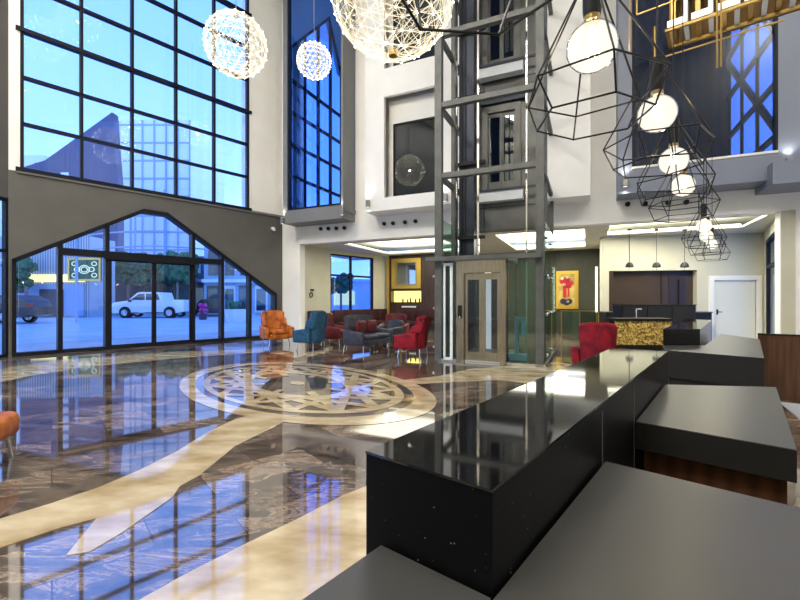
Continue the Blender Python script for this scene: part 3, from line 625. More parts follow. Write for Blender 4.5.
# cab with steel portal
W=fx1-fx0
cb=empty('lift_portal',(0,0,0)); cb.parent=r; cb.location=(fx0-ou,-.06,0); del_=None
MB().wall(0,W,0,2.27,0,.16,[(.17,W-.12,.02,2.0)]).make('portal','brushed_steel',cb)
a0,a1=.17,W-.12; mid=(a0+a1)/2
for x0,x1 in ((a0,mid),(mid,a1)):
    lf=MB().wall(x0,x1,.03,1.99,.08,.12,[(x0+.07,x1-.07,.25,1.85)]).make('lift_door','brushed_steel',cb)
    MB().box(x0+.07,x1-.07,.095,.105,.25,1.85).make('door_glass','smoke_glass',cb)
MB().box(.04,.13,-.02,0,1.0,1.28).make('call_panel','black_plastic',cb)
MB().ball((.085,-.025,1.02),.025,u=8,v=6).make('call_button','chrome',cb)
MB().box(a0-.1,a1+.1,-.25,0,0,.02).make('threshold','chrome',cb)
# cab interior box
lb(fx0,fx1,V0+.25,V0+1.6,2.3,2.42).make('cab_roof','post_steel',r); lb(fx0,fx1,V0+.25,V0+1.6,.06,.16).make('cab_floor','shaft_dark',r)
for x in (fx0+.02,fx1-.02):
    for y in (V0+.3,V0+1.55): lb(x-.02,x+.02,y-.02,y+.02,.16,2.3).make('cab_post','brushed_steel',r)
lb(fx0+.05,fx1-.05,V0+1.5,V0+1.54,.9,.95).make('cab_handrail','chrome',r)
lb(fx0+.3,fx0+.45,V0+1.45,V0+1.5,.16,2.3).make('cab_light_panel','led_white',r)
# pit buffer frame, painted blue
mat('buffer_blue',(.12,.25,.42),.4)
bx0,bx1=bp(515,300,V0+.5)[0],bp(523,300,V0+.5)[0]
m=MB(); 
for q in ((bx0,bx0+.08,V0+.45,V0+.55,.06,1.0),(bx0,bx1+.05,V0+.45,V0+.55,.92,1.02),(bx1-.03,bx1+.05,V0+.45,V0+.55,.6,.95),(bx0-.25,bx1+.1,V0+.4,V0+.6,.06,.2)): m.box(q[0]-ou,q[1]-ou,q[2]-ov,q[3]-ov,q[4],q[5])
m.make('buffer_frame','buffer_blue',r)
# ================================================================== COUNTERS
def cp(px,py,z): return G(px,py,CH-z)
ZB=1.04; ZG=.84
A=cp(365,451,ZB); Bc=cp(492,490,ZB); C=cp(668,351,ZB); D=cp(612,348,ZB)
def inset(poly,d):
    c=Vector((sum(p[0] for p in poly)/len(poly),sum(p[1] for p in poly)/len(poly)))
    return [tuple(Vector(p)+(c-Vector(p)).normalized()*d) for p in poly]
r=empty('counter_ledge',((A[0]+C[0])/2,(A[1]+C[1])/2,0)); tag(r,'long polished black granite counter ledge nearest the camera','counter')
rel=lambda poly,o: [(p[0]-o.location.x,p[1]-o.location.y) for p in poly]
MB().prism(rel([A,Bc,C,D],r),ZB-.006,ZB,.001).make('top','black_granite',r)
MB().prism(rel(inset([A,Bc,C,D],.004),r),0,ZB-.0065).make('body','granite_body',r)
def along(px): # point on right face of ledge under a pixel column
    t=(px-400)/FP; ax,ay=Bc; dx,dy=C[0]-ax,C[1]-ay; k=(t*ay-ax)/(dx-t*dy); return Vector((ax+k*dx,ay+k*dy))
nrm=Vector((C[1]-Bc[1],-(C[0]-Bc[0]))).normalized()
for p in (602,634):
    q=along(p)+nrm*-.002; MB().prism(rel([tuple(q),tuple(q+nrm*.004),tuple(q+nrm*.004+Vector((.003,.004))),tuple(q+Vector((.003,.004)))],r),.3,ZB-.03).make('joint','grey_steel',r)
# desks
def desk(label,poly,z,th=.12,base=None,bm='desk_wood',em='desk_edge'):
    cx=sum(p[0] for p in poly)/len(poly); cy=sum(p[1] for p in poly)/len(poly)
    r=empty('reception_desk',(cx,cy,0)); tag(r,label,'desk')
    MB().prism(rel(poly,r),z-.004,z,.001).make('worktop','desk_grey',r)
    MB().prism(rel(poly,r),z-th,z-.0045).make('edge','desk_edge',r)
    if base: MB().prism(rel(base,r),0,z-th).make('base',bm,r)
    return r
dv=Vector((.629,.777)); cv=Vector((.748,-.664))
q=along(602)+nrm*.012; e0=Vector(Bc)+nrm*.004+dv*.0-dv*.55
P1=[tuple(q),tuple(q+cv*1.15),tuple(q+cv*1.15-dv*2.2),tuple(e0-dv*.35)]
base1=[tuple(Vector(q)-dv*.06+cv*.02),tuple(q+cv*1.1-dv*.06),tuple(q+cv*1.1-dv*1.0),tuple(q+cv*.02-dv*1.0)]
desk('grey topped desk right of the long black ledge, nearest the camera',P1,ZG,.1,base1)
ap=Vector(cp(378,546,ZG)); off=-nrm
kA=Vector(A); kB=Vector(Bc); fd=(kB-kA).normalized(); fn=Vector((fd.y,-fd.x))
if fn.y>0: fn=-fn
s_=(ap-kA).dot(fd); q0=kA+fd*s_+fn*.004; q1=kB+fn*.004
P0=[tuple(q0),tuple(q1),tuple(q1-dv*.85),tuple(q0-dv*.95)]
desk('small grey desk top at the foot of the black ledge end, bottom of the photo',P0,ZG-.002,.1,[tuple(q0-dv*.05+fd*.04),tuple(q1-dv*.05-fd*.04),tuple(q1-dv*.7-fd*.04),tuple(q0-dv*.7+fd*.04)],'desk_edge')
a=along(634)+nrm*.008; a2=along(664)+nrm*.008
P2=[tuple(a),cp(797,450,ZG),cp(776,387,ZG),tuple(a2)]
P2b=[tuple(Vector(p)*1.0) for p in inset(P2,.06)]
desk('grey topped desk with dark wood front in the middle of the counter row',P2,ZG,.125,P2b)
P3_=[cp(664.5,350,ZG),cp(764.5,358,ZG),cp(757,336,ZG),cp(711,333.2,ZG),cp(687,338,ZG)]
desk('grey topped desk with dark grey front beside the second black ledge',[(2.97,4.65),(3.51,4.0),(5.13,5.92),(5.3,6.85),(3.76,5.12),(3.24,5.12)],ZG,.3,[(3.01,4.64),(3.51,4.05),(5.09,5.92),(5.24,6.78),(3.76,5.08),(3.24,5.08)],'desk_edge')
# second ledge
e=[cp(663,329,ZB),cp(700,329,ZB),cp(711.5,320,ZB),cp(686,319,ZB)]
r=empty('counter_ledge',(e[0][0],e[0][1],0)); tag(r,'shorter black counter ledge farther back beside the gold mosaic panel','counter')
MB().prism(rel(e,r),ZB-.006,ZB,.001).make('top','black_granite',r); MB().prism(rel(inset(e,.006),r),0,ZB-.0065).make('body','black_gloss',r)
# gold panel counter
ga=Vector(((616-400)/FP*8.1,8.1)); gb=Vector(((672-400)/FP*8.1,8.05)); gz1=CH-21/FP*8.1; gz0=CH-45/FP*8.1
r=empty('reception_counter',(ga.x,ga.y,0)); tag(r,'reception counter with gold mosaic front and dark top','counter')
Wg=gb.x-ga.x
MB().box(0,Wg,0,.06,gz0,gz1).make('mosaic_front','gold_mosaic',r); MB().box(.03,Wg,.061,.3,0,gz1).make('body','desk_edge',r); MB().box(-.01,Wg,-.03,.36,gz1,gz1+.05,.004).make('top','desk_edge',r); MB().box(0,Wg,.0,.06,0,gz0).make('plinth','desk_edge',r)
# back cabinet black
def obox(name,label,cat,px0,px1,py0,Y,D,m,z0=0):
    x0,x1=P3(px0,0,Y)[0],P3(px1,0,Y)[0]; zt=P3(0,py0,Y)[2]; r=empty(name,((x0+x1)/2,Y,z0)); tag(r,label,cat); W=x1-x0; H=zt-z0
    return r,W,H
r,W,H=obox('back_cabinet','black back cabinet standing before the brown wall recess','cabinet',622,696,305.5,11.2,.5,'black_gloss')
MB().box(-W/2,W/2,0,.5,0,H,.01).make('body','black_gloss',r); MB().box(-W/2,W/2,-.02,.5,H,H+.03).make('top','black_gloss',r)
for k in range(3): MB().box(-W/2+k*W/3+.02,-W/2+(k+1)*W/3-.02,-.015,0,.05,H-.05).make('door','black_gloss',r)
r,W,H=obox('low_cabinet','low grey cabinet standing along the reception wall','cabinet',606,712,313,12.7,.45,'desk_grey')
MB().box(-W/2,W/2,0,.45,0,H,.01).make('body','desk_edge',r); MB().box(-W/2-.01,W/2+.01,-.02,.46,H,H+.04).make('top','desk_grey',r)
r=empty('tap',(P3(636,0,9)[0],9.0,0)); 
tag(r,'slim chrome tap post standing behind the gold mosaic counter','tap'); MB().tube((0,0,0),(0,0,1.2),.015).make('stem','chrome',r); MB().tube((0,0,1.2),(.12,0,1.2),.012).make('spout','chrome',r); MB().tube((0,0,0),(0,0,.03),.06).make('base','chrome',r)
# wooden screen at the right
wa_=Vector((5.15,5.97)); wb_=Vector((7.6,4.2)); dd=(wb_-wa_); ang=math.atan2(dd.y,dd.x)
r=empty('wood_panel',(wa_.x,wa_.y,0),ang); tag(r,'brown wooden panel screen behind the desks at the right margin','screen')
for k in range(3): MB().box(k*1.0,k*1.0+.99,0,.05,.0,.9,.003).make('board','screen_wood',r)
MB().box(0,3,-.01,.06,.9,.92).make('cap','desk_edge',r)
# light grey floor behind desks
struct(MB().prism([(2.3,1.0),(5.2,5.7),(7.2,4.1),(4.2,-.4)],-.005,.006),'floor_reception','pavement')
# ================================================================== LIGHT FIXTURES
# wire spheres
def sphere_lamp(label,c,R,cord_top=TOP):
    r=empty('sphere_pendant',c); tag(r,label,'pendant lamp','wire sphere lamps hanging in the hall')
    return r
def sphere_meshes():
    b=bmesh.new(); bmesh.ops.create_icosphere(b,subdivisions=3,radius=1); b.verts.ensure_lookup_table()
    V=[v.co.copy() for v in b.verts]; E1={tuple(sorted((e.verts[0].index,e.verts[1].index))) for e in b.edges}
    nb=[set() for _ in V]
    for i,j in E1: nb[i].add(j); nb[j].add(i)
    E2=set()
    for i in range(len(V)):
        for j in nb[i]:
            for k in nb[j]:
                if k>i and k not in nb[i]: E2.add((i,k))
    b.free()
    m=MB()
    for i,j in E1: m.tube(V[i],V[j],.004,3)
    for n_,(i,j) in enumerate(sorted(E2)):
        if n_%2==0: m.tube(V[i],V[j],.0026,3)
    o=m.make('wire_ball','wire_led'); me=o.data; bpy.data.objects.remove(o)
    m=MB()
    for v in V:
        q=bmesh.ops.create_icosphere(m.b,subdivisions=1,radius=.013)
        for w in q['verts']: w.co+=v
    o=m.make('led_points','led_dot'); m2=o.data; bpy.data.objects.remove(o)
    m=MB(); m.tube((0,0,.96),(0,0,1.14),.085,16); o=m.make('cap','brass'); m3=o.data; bpy.data.objects.remove(o)
    m=MB(); m.tube((0,0,-1.03),(0,0,-.96),.07,16); o=m.make('bottom_cap','brass'); m4=o.data; bpy.data.objects.remove(o)
    return me,m2,m3,m4
sm=sphere_meshes()
def ws(px,py,Y): return ((px-400)/FP*Y,Y,CH+(300-py)/FP*Y)
SP=[((393,-8),5.6,.84,'largest glowing wire sphere lamp at the top centre, cut by the frame'),
    ((236,45),9.6,.69,'glowing wire sphere lamp before the tall street window'),
    ((314,61),12.2,.5,'smallest wire sphere lamp hanging before the narrow blue window')]
rt={}
for (p,Y,R,lab) in SP: rt[lab]=(ws(*p,Y),R)
rt['wire sphere lamp hung high over the left of the hall, mirrored in the street window']=((-7.2,9.33,9.26),.6)
rt['wire sphere lamp hung high before the street window, mirrored in its middle panes']=((-6.0,9.66,10.6),.6)
rt['wire sphere lamp high above the lift front, mirrored in the landing doors']=((1.2,7.2,9.0),.5)
rt['wire sphere lamp high before the white bay, mirrored in its dark window']=((-.6,8.6,9.3),.5)
for lab,(c,R) in rt.items():
    r=sphere_lamp(lab,c,R)
    for nm,me in zip(('wire_ball','led_points','cap','bottom_cap'),sm):
        o=bpy.data.objects.new(nm,me); COL.objects.link(o); o.parent=r; o.scale=(R,R,R)
        if nm=='led_points': o['kind']='stuff'
    m=MB().tube((0,0,R*1.13),(0,0,TOP-c[2]),.012,6); m.make('cord','chrome',r)
    light('sphere_glow','POINT',c,14*R/.6,(1,.9,.7),.04)
# cage pendants
def cage_proto():
    r=empty('cage_pendant',(0,0,0))      # origin at bulb centre
    n=6; R1,R2,z1,z2,za=.225,.185,-.145,-.25,.24
    a0=math.radians(0)
    T=[Vector((0.02*math.cos(a0+i*math.pi/3),.02*math.sin(a0+i*math.pi/3),za)) for i in range(n)]
    p1=[Vector((R1*math.cos(a0+i*math.pi/3),R1*math.sin(a0+i*math.pi/3),z1)) for i in range(n)]
    p2=[Vector((R2*math.cos(a0+i*math.pi/3+.1),R2*math.sin(a0+i*math.pi/3+.1),z2)) for i in range(n)]
    m=MB(); w=.0034
    for i in range(n):
        j=(i+1)%n; m.tube(T[i],p1[i],w,6); m.tube(p1[i],p1[j],w,6); m.tube(p1[i],p2[i],w,6); m.tube(p2[i],p2[j],w,6)
        m.ball(p1[i],w*1.3,u=6,v=4); m.ball(p2[i],w*1.3,u=6,v=4)
    m.make('cage','black_wire',r)
    m=MB(); m.lathe([(.0,.082+.012),(.018,.094),(.022,.08)],16); m.lathe([(.0,.25),(.03,.25),(.03,.12),(.027,.10),(0,.10)],16); m.make('socket','black_plastic',r,smooth=True)
    MB().lathe([(0,.1),(.026,.1),(.026,.078),(0,.078)],16).make('collar','brass',r)
    R=.083; prof=[(.024,.085)]+[(R*math.sin(a),R*math.cos(a)-.005) for a in [math.radians(x) for x in range(22,181,12)]]+[(.0005,-R-.005)]
    MB().lathe(prof,24).make('bulb','bulb_glass',r,smooth=True)
    m=MB()
    for k in range(6):
        a=k*math.pi/3; m.tube((.012*math.cos(a),.012*math.sin(a),.045),(.022*math.cos(a+.4),.022*math.sin(a+.4),-.03),.0022,5)
    m.make('filament','bulb_core',r)
    MB().tube((0,0,.05),(0,0,.08),.01,8).make('filament_stem','chrome',r)
    MB().tube((0,0,.25),(0,0,TOP-2.27),.004,6).make('cord','black_plastic',r)
    return r
pr_=cage_proto()
CG=[(.155,.8,'nearest black wire cage pendant, cut by the top of the frame'),(.657,1.42,'large black wire cage pendant with its globe bulb at the top of the photo'),
    (1.195,1.93,'black wire cage pendant second in line behind the large one'),(1.70,2.58,'black wire cage pendant third in line behind the large one'),(2.14,3.14,'black wire cage pendant lowest of the near group, before the right bay'),
    (3.55,4.85,'first cage pendant of the small far cluster over the second ledge'),(4.15,5.62,'middle cage pendant of the small far cluster over the second ledge'),(4.85,6.45,'farthest and lowest cage pendant of the far cluster')]
for k,(x,y,lab) in enumerate(CG):
    o=pr_ if k==0 else copytree(pr_); o.location=(x,y,2.27); o.rotation_euler=(0,0,k*.35); tag(o,lab,'pendant lamp','wire cage pendants in a row over the counters')
    light('bulb_light','POINT',(x,y,2.27),5,(1,.86,.62),.03)
# small black pendants over reception
pn=empty('dome_pendant',(0,0,0)); MB().lathe([(.0,.12),(.05,.115),(.1,.06),(.115,-.02),(.1,-.03),(0,-.03)],18).make('shade','black_plastic',pn,smooth=True)
MB().tube((0,0,.12),(0,0,HZ-2.4),.006,6).make('cord','black_plastic',pn); MB().tube((0,0,HZ-2.4-.05),(0,0,HZ-2.4),.06,12).make('canopy','black_plastic',pn)
for k,(p,lab) in enumerate(((629.5,'leftmost'),(656.5,'middle'),(684.5,'rightmost'))):
    o=pn if k==0 else copytree(pn); Y=12.3; o.location=((p-400)/FP*Y,Y,2.4); tag(o,lab+' of the three small black dome pendants before the reception wall','pendant lamp','small dome pendants at reception')
# brass linear chandelier at upper right
p0=Vector(ws(665,32,4.2)); cd=Vector((.785,-.62,0)); r=empty('brass_chandelier',p0,math.atan2(-.62,.785)); tag(r,'long brass chandelier with pale vertical fins at the top right','chandelier')
m=MB(); m.box(0,2.4,0,.03,0,.025); m.box(0,2.4,.35,.38,0,.025); m.box(0,.03,0,.38,0,.025); m.box(2.37,2.4,0,.38,0,.025); m.make('frame','brass',r)
for k in range(24): MB().box(.05+k*.1,.09+k*.1,-.002,.38,.03,.75).make('fin','white_plate' if k%2 else 'brass',r)
MB().box(0,2.4,0,.38,.76,.8).make('top_plate','brass',r); MB().box(0,2.4,.39,.41,.0,.76).make('back_plate','fin_bronze',r)
for k in range(12): MB().box(.02+k*.2,.16+k*.2,-.012,-.004,.03,.09).make('led','led_white',r)
def rod(m,a,b): m.tube(a,b,.009,6)
m=MB()
for a,b in (((-.25,0,.5),(-.25,0,.28)),((-.25,0,.28),(.35,0,.28)),((-.1,.1,.15),(-.1,.1,-.2)),((-.1,.1,-.2),(.9,.1,-.2)),((.42,-.1,.9),(.42,-.1,-.55)),((.45,-.1,.9),(.45,-.1,-.55)),((-.35,.2,.8),(-.35,.2,.0))): rod(m,a,b)
m.make('rods','brass',r)
for x in (.3,2.1): MB().tube((x,.19,.8),(x,.19,TOP-p0.z),.008,6).make('suspension','brass',r)
# up/down wall lamps on the bays
wl_=[(369,204,'on the lower left corner of the white bay'),(446,198,'on the white bay behind the lift frame'),(343,212,'on the right of the left bay spandrel'),(283.5,221,'on the left end of the left bay spandrel'),(625,183,'on the left end of the right bay spandrel'),(788,164,'on the right end of the right bay spandrel')]
lamp0=None
for k,(p,q,lab) in enumerate(wl_):
    x,z=bp(p,q,BV)
    if lamp0 is None:
        lamp0=empty('wall_lamp',(0,0,0)); MB().box(-.06,.06,-.12,-.02,-.11,.11,.008).make('body','grey_steel',lamp0); MB().box(-.03,.03,-.02,0,-.05,.05).make('bracket','black_plastic',lamp0)
        m=MB(); m.box(-.045,.045,-.105,-.035,.108,.113); m.box(-.045,.045,-.105,-.035,-.113,-.108); m.make('lens','led_white',lamp0); o=lamp0
    else: o=copytree(lamp0)
    x=min(max(x,-20),20); o.location=B.w(x,BV,z); o.rotation_euler=(0,0,B.a); tag(o,'small up and down wall lamp '+lab,'wall lamp','up and down wall lamps on the bays')
    for sgn,rx in ((1,math.pi),(-1,0)):
        light('wall_lamp_beam','SPOT',B.w(x,BV-.09,z+sgn*.14),14,(1,.97,.9),.03,rot=(rx,0,0),spot=1.9,blend=.8)
# round spotlights on the header
sp0=None
for k,(p,q) in enumerate([(321.5,229),(329,228.8),(337,228.5),(345,228.2),(384.7,224),(393.5,223.5),(405.5,222.5),(416,221.5),(627.5,204.5),(645,204),(668,203),(686,202.5)]):
    x,z=bp(p,q)
    if sp0 is None:
        sp0=empty('header_spot',(0,0,0)); m=MB(); m.tube((0,-.02,0),(0,0,0),.13,20); m.make('ring','white_frame',sp0); m=MB(); m.tube((0,-.09,0),(0,-.02,0),.058,16,.066); m.make('eye','black_plastic',sp0); o=sp0
    else: o=copytree(sp0)
    o.location=B.w(x,VW,z); o.rotation_euler=(0,0,B.a)
    grp=['left of the white bay','under the white bay','under the right bay'][0 if k<4 else 1 if k<8 else 2]
    tag(o,'%s round black spot in a white ring on the beam %s'%(['first','second','third','fourth'][k%4],grp),'spotlight','round spots on the beam')
# ================================================================== LOUNGE FURNITURE
def legs(r,w,d,h,m='chrome',rad=.014,ins=.06):
    for sx in (-1,1):
        for sy in (-1,1): MB().tube((sx*(w/2-ins),sy*(d/2-ins),h),(sx*(w/2-ins*.6),sy*(d/2-ins*.6),0),rad,8).make('leg',m,r)
def chair(nm,label,loc,fdir,m,W=.85,D=.8,H=1.08,kind='wing',cat='armchair',cush=None,legm='chrome',seats=1,group=None):
    rz=math.atan2(fdir[1],fdir[0])+math.pi/2     # local -y is the front
    r=empty(nm,(loc[0],loc[1],0),rz); tag(r,label,cat,group)
    lh=.2
    MB().box(-W/2+.06,W/2-.06,-D/2+.02,D/2-.1,lh,.36,.04,3).make('seat_base',m,r,smooth=True)
    cw=(W-.28)/seats
    for i in range(seats):
        x0=-W/2+.14+i*cw; MB().box(x0+.01,x0+cw-.01,-D/2,D/2-.22,.36,.48,.045,3).make('seat_cushion',cush or m,r,smooth=True)
    # back: curved shell, tilted
    b=MB(); N=10; 
    outer=[];inner=[]
    tw=.10
    for k in range(N+1):
        t=-1+2*k/N; x=t*(W/2-.02); yb=D/2-.02-.16*abs(t)**3; outer.append((x,yb))
    ring=[(x,y) for x,y in outer]+[(x*.86,y-tw) for x,y in outer[::-1]]
    b.prism(ring,lh+.02,H)
    for v in b.b.verts:
        k=(v.co.z-lh)/(H-lh); v.co.y+=.10*k-.02; v.co.x*=.92+.12*k
        if v.co.z>H-.01: v.co.z-=.05*abs(v.co.x/(W/2))**2
    bmesh.ops.bevel(b.b,geom=[e for e in b.b.edges if e.calc_face_angle(0)>.8],offset=.03,segments=3,affect='EDGES')
    bk=b.make('backrest',m,r,smooth=True)
    if kind=='tufted':
        for i in range(5):
            for j in range(2): MB().ball((-W/2+.22+i*(W-.44)/4,D/2-.13+.06*j,.68+.18*j),.016,u=8,v=6).make('button','black_plastic',bk)
    for sx in (-1,1):
        a=MB(); a.box(sx*W/2-.065,sx*W/2+.065,-D/2+.02,D/2-.14,lh+.02,.62,.045,3)
        for v in a.b.verts:
            k=(v.co.z-lh)/.42; v.co.x+=sx*.03*k
            if v.co.y<-D/2+.2: v.co.z-=.06*k
        a.make('arm',m,r,smooth=True)
        if kind=='wing':
            g=MB(); g.box(sx*(W/2-.05)-.035,sx*(W/2-.05)+.035,D/2-.36,D/2-.04,.6,H-.1,.03,3)
            for v in g.b.verts:
                k=(v.co.z-.6)/(H-.7); v.co.y+=.08*k
                if v.co.y<D/2-.2: v.co.z-=.16*k
            g.make('wing',m,r,smooth=True)
    legs(r,W-.04,D-.08,lh+.03,legm)
    return r
chair('armchair','orange leather wing armchair beside the white column',(-3.85,12.9),(.62,-.78),'orange_leather',.76,.7,1.08)
chair('armchair','blue fabric wing armchair seen from behind',(-2.52,11.75),(-.9,.42),'blue_fabric',.66,.72,1.1)
chair('armchair','dark red armchair just right of the blue one',(-2.05,12.95),(.97,-.25),'maroon',.72,.75,1.0,'plain')
s=chair('sofa','navy grey buttoned sofa with maroon cushions',(-.9,11.35),(.86,-.5),'navy_grey',1.35,.8,1.0,'tufted','sofa',None,'chrome',2)
for k,(x,y) in enumerate(((-.22,.05),(.3,.05))):
    R_=s.rotation_euler.z; X=s.location.x+x*math.cos(R_)-y*math.sin(R_); Yq=s.location.y+x*math.sin(R_)+y*math.cos(R_)
    m=MB(); m.box(-.2,.2,-.07,.07,0,.36,.06,3); 
    o=m.make('cushion','maroon',None,(X,Yq,.482),R_,smooth=True); tag(o,'maroon cushion at the %s of the navy sofa'%('near end','far end')[k],'cushion')
chair('armchair','red velvet armchair beside the lift, facing left',(.32,10.25),(-.93,.36),'velvet_red',.7,.72,1.03,'wing')
chair('armchair','red velvet tub armchair behind the black ledge, right of the lift',(3.3,6.95),(.36,.93),'velvet_red',.62,.58,1.04,'plain')
chair('armchair','dark red armchair in the shade before the wood wall',(-.2,14.0),(-.2,-.97),'maroon',.8,.8,.95,'plain')
chair('armchair','dark navy armchair between the sofa and the wood wall',(-.35,12.6),(-.75,-.66),'navy_grey',.75,.75,.8,'plain')
# chair at left edge
r=empty('ottoman',(-3.62,3.38,0),.3); tag(r,'orange leather ottoman cut off by the left margin','ottoman')
MB().box(-.32,.32,-.28,.28,.2,.42,.07,4).make('seat','orange_leather',r,smooth=True); legs(r,.6,.52,.22)
# banquettes (dark red) along the walls
def banq(fr,x0,x1,d,label):
    w_=x1-x0; q=fr.w((x0+x1)/2,-.03); r=empty('banquette',q,fr.a); tag(r,label,'bench')
    MB().box(-w_/2,w_/2,-.6,0,.0,.28).make('plinth','black_plastic',r); MB().box(-w_/2,w_/2,-.62,-.02,.28,.46,.04,3).make('seat','maroon_dark',r,smooth=True)
    n=max(1,int(w_/.6))
    for k in range(n): MB().box(-w_/2+k*w_/n+.004,-w_/2+(k+1)*w_/n-.004,-.16,0,.46,0.98,.03,3).make('backrest','maroon_dark',r,smooth=True)
PLr=Fr(*PL.w(0,0).xy,PL.a)
banq(PLr,VW+.4,vb-.7,0,'dark red wall bench against the beige side wall')
banq(WF,.1,we-.2,0,'dark red wall bench under the lounge window')
q=bp(405,300,VL)[0]; banq(Fr(*B.w(0,VL).xy,B.a),w0+.8,w1,0,'dark red wall bench against the wood wall')
# low round table
tb=empty('coffee_table',(.02,11.15,0)); tag(tb,'low round coffee table between the sofa and the red armchair','table')
MB().tube((0,0,.43),(0,0,.45),.25,28).make('tabletop','black_gloss',tb); MB().tube((0,0,.02),(0,0,.43),.025).make('stem','brass',tb); MB().tube((0,0,0),(0,0,.02),.16,24).make('base','brass',tb)
# mirror on the wood wall
x0,x1=bp(392,300,VL)[0],bp(421,300,VL)[0]; z0,z1=bp(406,288.5,VL)[1],bp(406,258.5,VL)[1]
r=empty('wall_mirror',B.w((x0+x1)/2,VL,z0),B.a); tag(r,'square mirror in a wide gold frame on the wood wall','mirror'); W=x1-x0;H=z1-z0
MB().wall(-W/2,W/2,0,H,-.06,0,[(-W/2+.28,W/2-.24,.2,H-.2)]).make('frame','gold_frame',r)
m=MB(); m.wall(-W/2+.2,W/2-.18,.14,H-.14,-.08,-.06,[(-W/2+.28,W/2-.24,.2,H-.2)]); m.make('inner_frame','brass',r)
mat('mirror_glass',(.35,.4,.45),.04,1); MB().box(-W/2+.28,W/2-.24,-.03,-.01,.2,H-.2).make('mirror_glass','mirror_glass',r)
light('picture_lamp','SPOT',B.w((x0+x1)/2,VL-.8,3.35),22,(1,.8,.35),.1,rot=(math.radians(35),0,B.a),spot=1.6)
# bottles on the lit shelf
xx=n0+.35
k=0
for xx_,h in ((.55,.24),(.8,.18),(.95,.26),(1.2,.2),(1.4,.24)):
    bt=empty('bottle',B.w(n0+xx_,VL+.16,nz0)); tag(bt,'%s small dark bottle on the yellow lit wall shelf'%['leftmost','second from left','middle','second from right','rightmost'][k],'bottle','bottles on the lit shelf'); k+=1
    MB().lathe([(0,0),(.04,0),(.04,h*.6),(.014,h*.75),(.014,h),(0,h)],12).make('body','black_gloss',bt,smooth=True)
x0,x1=bp(402,300,VL)[0],bp(416,300,VL)[0]; z=bp(409,307.5,VL)[1]
tag(MB().box(0,x1-x0,-.04,0,0,.07).make('name_plate','white_plate',None,B.w(x0,VL,z),B.a),'small pale plate on the wood wall under the lit shelf','plate')
# painting on the olive wall
x0,x1=bp(555,300,VO)[0],bp(578.5,300,VO)[0]; z0,z1=bp(566,309,VO)[1],bp(566,271,VO)[1]
r=empty('painting',B.w((x0+x1)/2,VO,z0),B.a); tag(r,'painting of red flowers in a yellow frame on the dark wall','painting'); W=x1-x0;H=z1-z0
MB().wall(-W/2,W/2,0,H,-.06,0,[(-W/2+.14,W/2-.14,.14,H-.14)]).make('frame','gold_frame',r)
noisy('canvas',(.3,.2,.04),(.55,.42,.12),3,.6); MB().box(-W/2+.14,W/2-.14,-.03,-.01,.14,H-.14).make('canvas','canvas',r)
mat('paint_red',(.45,.015,.02),.6); mat('paint_pale',(.75,.65,.5),.6); mat('paint_dark',(.03,.02,.05),.6)
def blob(pts,m):
    q=MB()
    for x,z,rr in pts: q.tube((x*W,-.034,z*H),(x*W,-.03,z*H),rr,14)
    q.make('paint_stroke',m,r)
blob([(-.2,.72,.1),(-.05,.76,.13),(.1,.74,.12),(.2,.68,.1),(0,.62,.12),(.12,.6,.09)],'paint_red'); blob([(-.18,.8,.06),(.02,.82,.05),(.17,.76,.05),(-.1,.64,.05),(.05,.2,.06)],'paint_pale')
q=MB(); q.box(-.16*W,.0,-.034,-.03,.3*H,.62*H); q.box(.04*W,.12*W,-.034,-.03,.32*H,.6*H); q.make('paint_stroke','paint_red',r); blob([(-.15,.2,.12),(0,.17,.13),(.12,.2,.12)],'paint_dark')
# vertical tube lamps and a rail
for p,lab in ((554,'left of the painting'),(596.5,'right of the painting')):
    x,_=bp(p,300,VO-.3); zt=bp(p,267,VO-.3)[1]; zb=bp(p,312,VO-.3)[1]
    r=empty('tube_lamp',B.w(x,VO-.3,0),B.a); tag(r,'slim upright brass and white tube lamp '+lab,'lamp'); MB().tube((0,0,.02),(0,0,zb),.02).make('stem','brass',r); MB().tube((0,0,zb),(0,0,zt),.04).make('tube','white_plate' if 0 else 'led_cove',r); MB().tube((0,0,0),(0,0,.02),.15,20).make('base','brass',r)
ra,rb=B.w(bp(561,300,VO-1.5)[0],VO-1.5),B.w(bp(599,300,VO-1.5)[0],VO-1.5); zr=bp(580,310.5,VO-1.5)[1]; 
r=empty('glass_railing',ra,B.a); tag(r,'low glass railing with brass top rail before the dark wall','railing'); Lr=(rb-ra).length
MB().box(0,Lr,-.02,.02,zr-.03,zr).make('top_rail','brass',r); MB().box(0,Lr,-.006,.006,.05,zr-.03).make('pane','green_glass',r)
for k in range(3): MB().box(k*(Lr-.04)/2,k*(Lr-.04)/2+.04,-.02,.02,0,zr-.03).make('post','brass',r)
# small wall devices on beige wall
x,z=PL.px(312,290); 
tag(MB().box(x-.1,x+.1,-.04,0,z-.03,z+.03).make('wall_sensor','black_plastic',None,PL.o,PL.a),'small black wall sensor on the beige side wall','sensor')
x,z=PL.px(310.5,295); m=MB(); pts=[(x+.09*math.cos(i*math.pi/8),-.03,z+.09*math.sin(i*math.pi/8)) for i in range(17)]; m.path(pts,.018,6); m.box(x-.02,x+.02,-.03,0,z+.07,z+.11)
tag(m.make('wall_ring','black_plastic',None,PL.o,PL.a),'black ring hanging on the beige side wall under the sensor','ring')
# dome camera on the facade corner
q=F.w(-.45,-.06,4.05); r=empty('security_camera',q,F.a); tag(r,'small white security camera at the corner of the grey wall','camera'); MB().box(-.05,.05,-.05,.06,0,.08).make('mount','white_frame',r); MB().ball((0,-.08,-.02),.06).make('dome','white_frame',r)
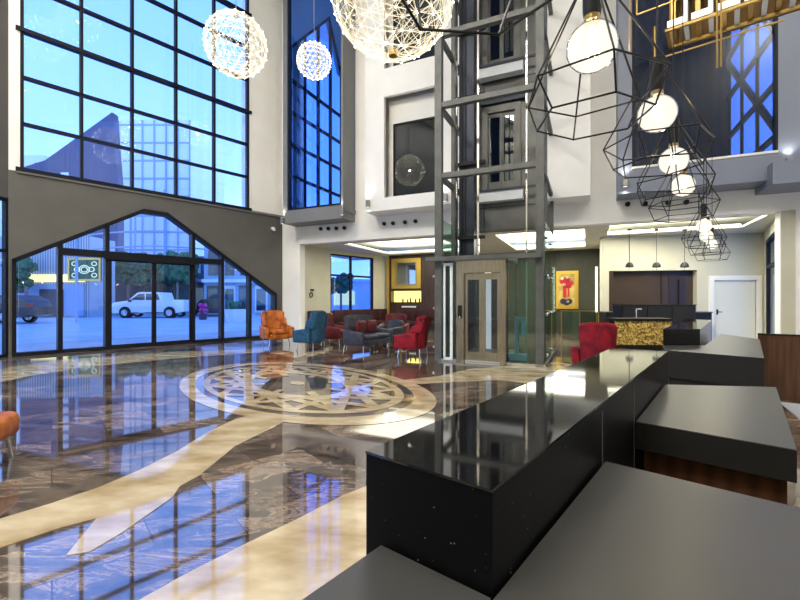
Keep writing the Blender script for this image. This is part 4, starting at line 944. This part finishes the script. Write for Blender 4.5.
# ================================================================== LIGHT
def panel(x,y,sx,sy,e,label):
    r=empty('fill_panel',(x,y,TOP)); tag(r,label,'fill light','added fill panels in the hall ceiling'); MB().wall(-sx/2-.05,sx/2+.05,-.0,.05,0,.01).make('trim','white_frame',r) if 0 else None
    MB().box(-sx/2-.04,sx/2+.04,-sy/2-.04,sy/2+.04,-.02,0).make('housing','white_frame',r)
    light('fill_lamp','AREA',(x,y,TOP-.05),e,(1,.97,.92),sx,sy)  # added fill light for the hall, kept out of view
for x,y in ((-9,3.5),(-10,-1),(-6,-2.2),(-2,-2.4),(6.8,-2.2),): panel(x,y,1.6,1.6,600,'added square fill light out of view above the hall')
# fill lights added under the lounge ceiling, without fixtures
for u,v,e in ((-7.5,15.5,16),(-4,15,16),(-1,16,16),(2,14,18),(3.2,13.6,14)):
    light('lounge_fill','AREA',B.w(u,v,HZ-.05),e,(1,.93,.75),.5,.5,(0,0,0))
light('desk_lamp','SPOT',(3.6,3.0,6.5),0,(1,.95,.85),.15,rot=(0,0,0),spot=.7)
w=bpy.data.worlds.new('World'); S.world=w; w.use_nodes=True; n=w.node_tree; bg=n.nodes['Background']
tc=n.nodes.new('ShaderNodeTexCoord'); sx=n.nodes.new('ShaderNodeSeparateXYZ'); L(n,tc.outputs['Generated'],sx.inputs[0]); cr=n.nodes.new('ShaderNodeValToRGB'); e=cr.color_ramp.elements
e[0].position=.0; e[0].color=(.62,.78,1,1); e[1].position=.7; e[1].color=(.1,.26,.85,1); k=e.new(.25); k.color=(.24,.41,.95,1)
L(n,sx.outputs[2],cr.inputs[0]); L(n,cr.outputs[0],bg.inputs[0]); bg.inputs[1].default_value=2.1
# ================================================================== CAMERA
cam=bpy.data.cameras.new('camera'); co=bpy.data.objects.new('camera',cam); COL.objects.link(co); co.location=(0,0,CH); co.rotation_euler=(math.pi/2,0,0)
cam.sensor_width=36; cam.lens=FP/800*36; cam.clip_start=.02; cam.clip_end=300; S.camera=co
S.view_settings.view_transform='Standard'; S.view_settings.look='None'; S.view_settings.gamma=1; S.view_settings.use_curve_mapping=False; S.view_settings.exposure=.46
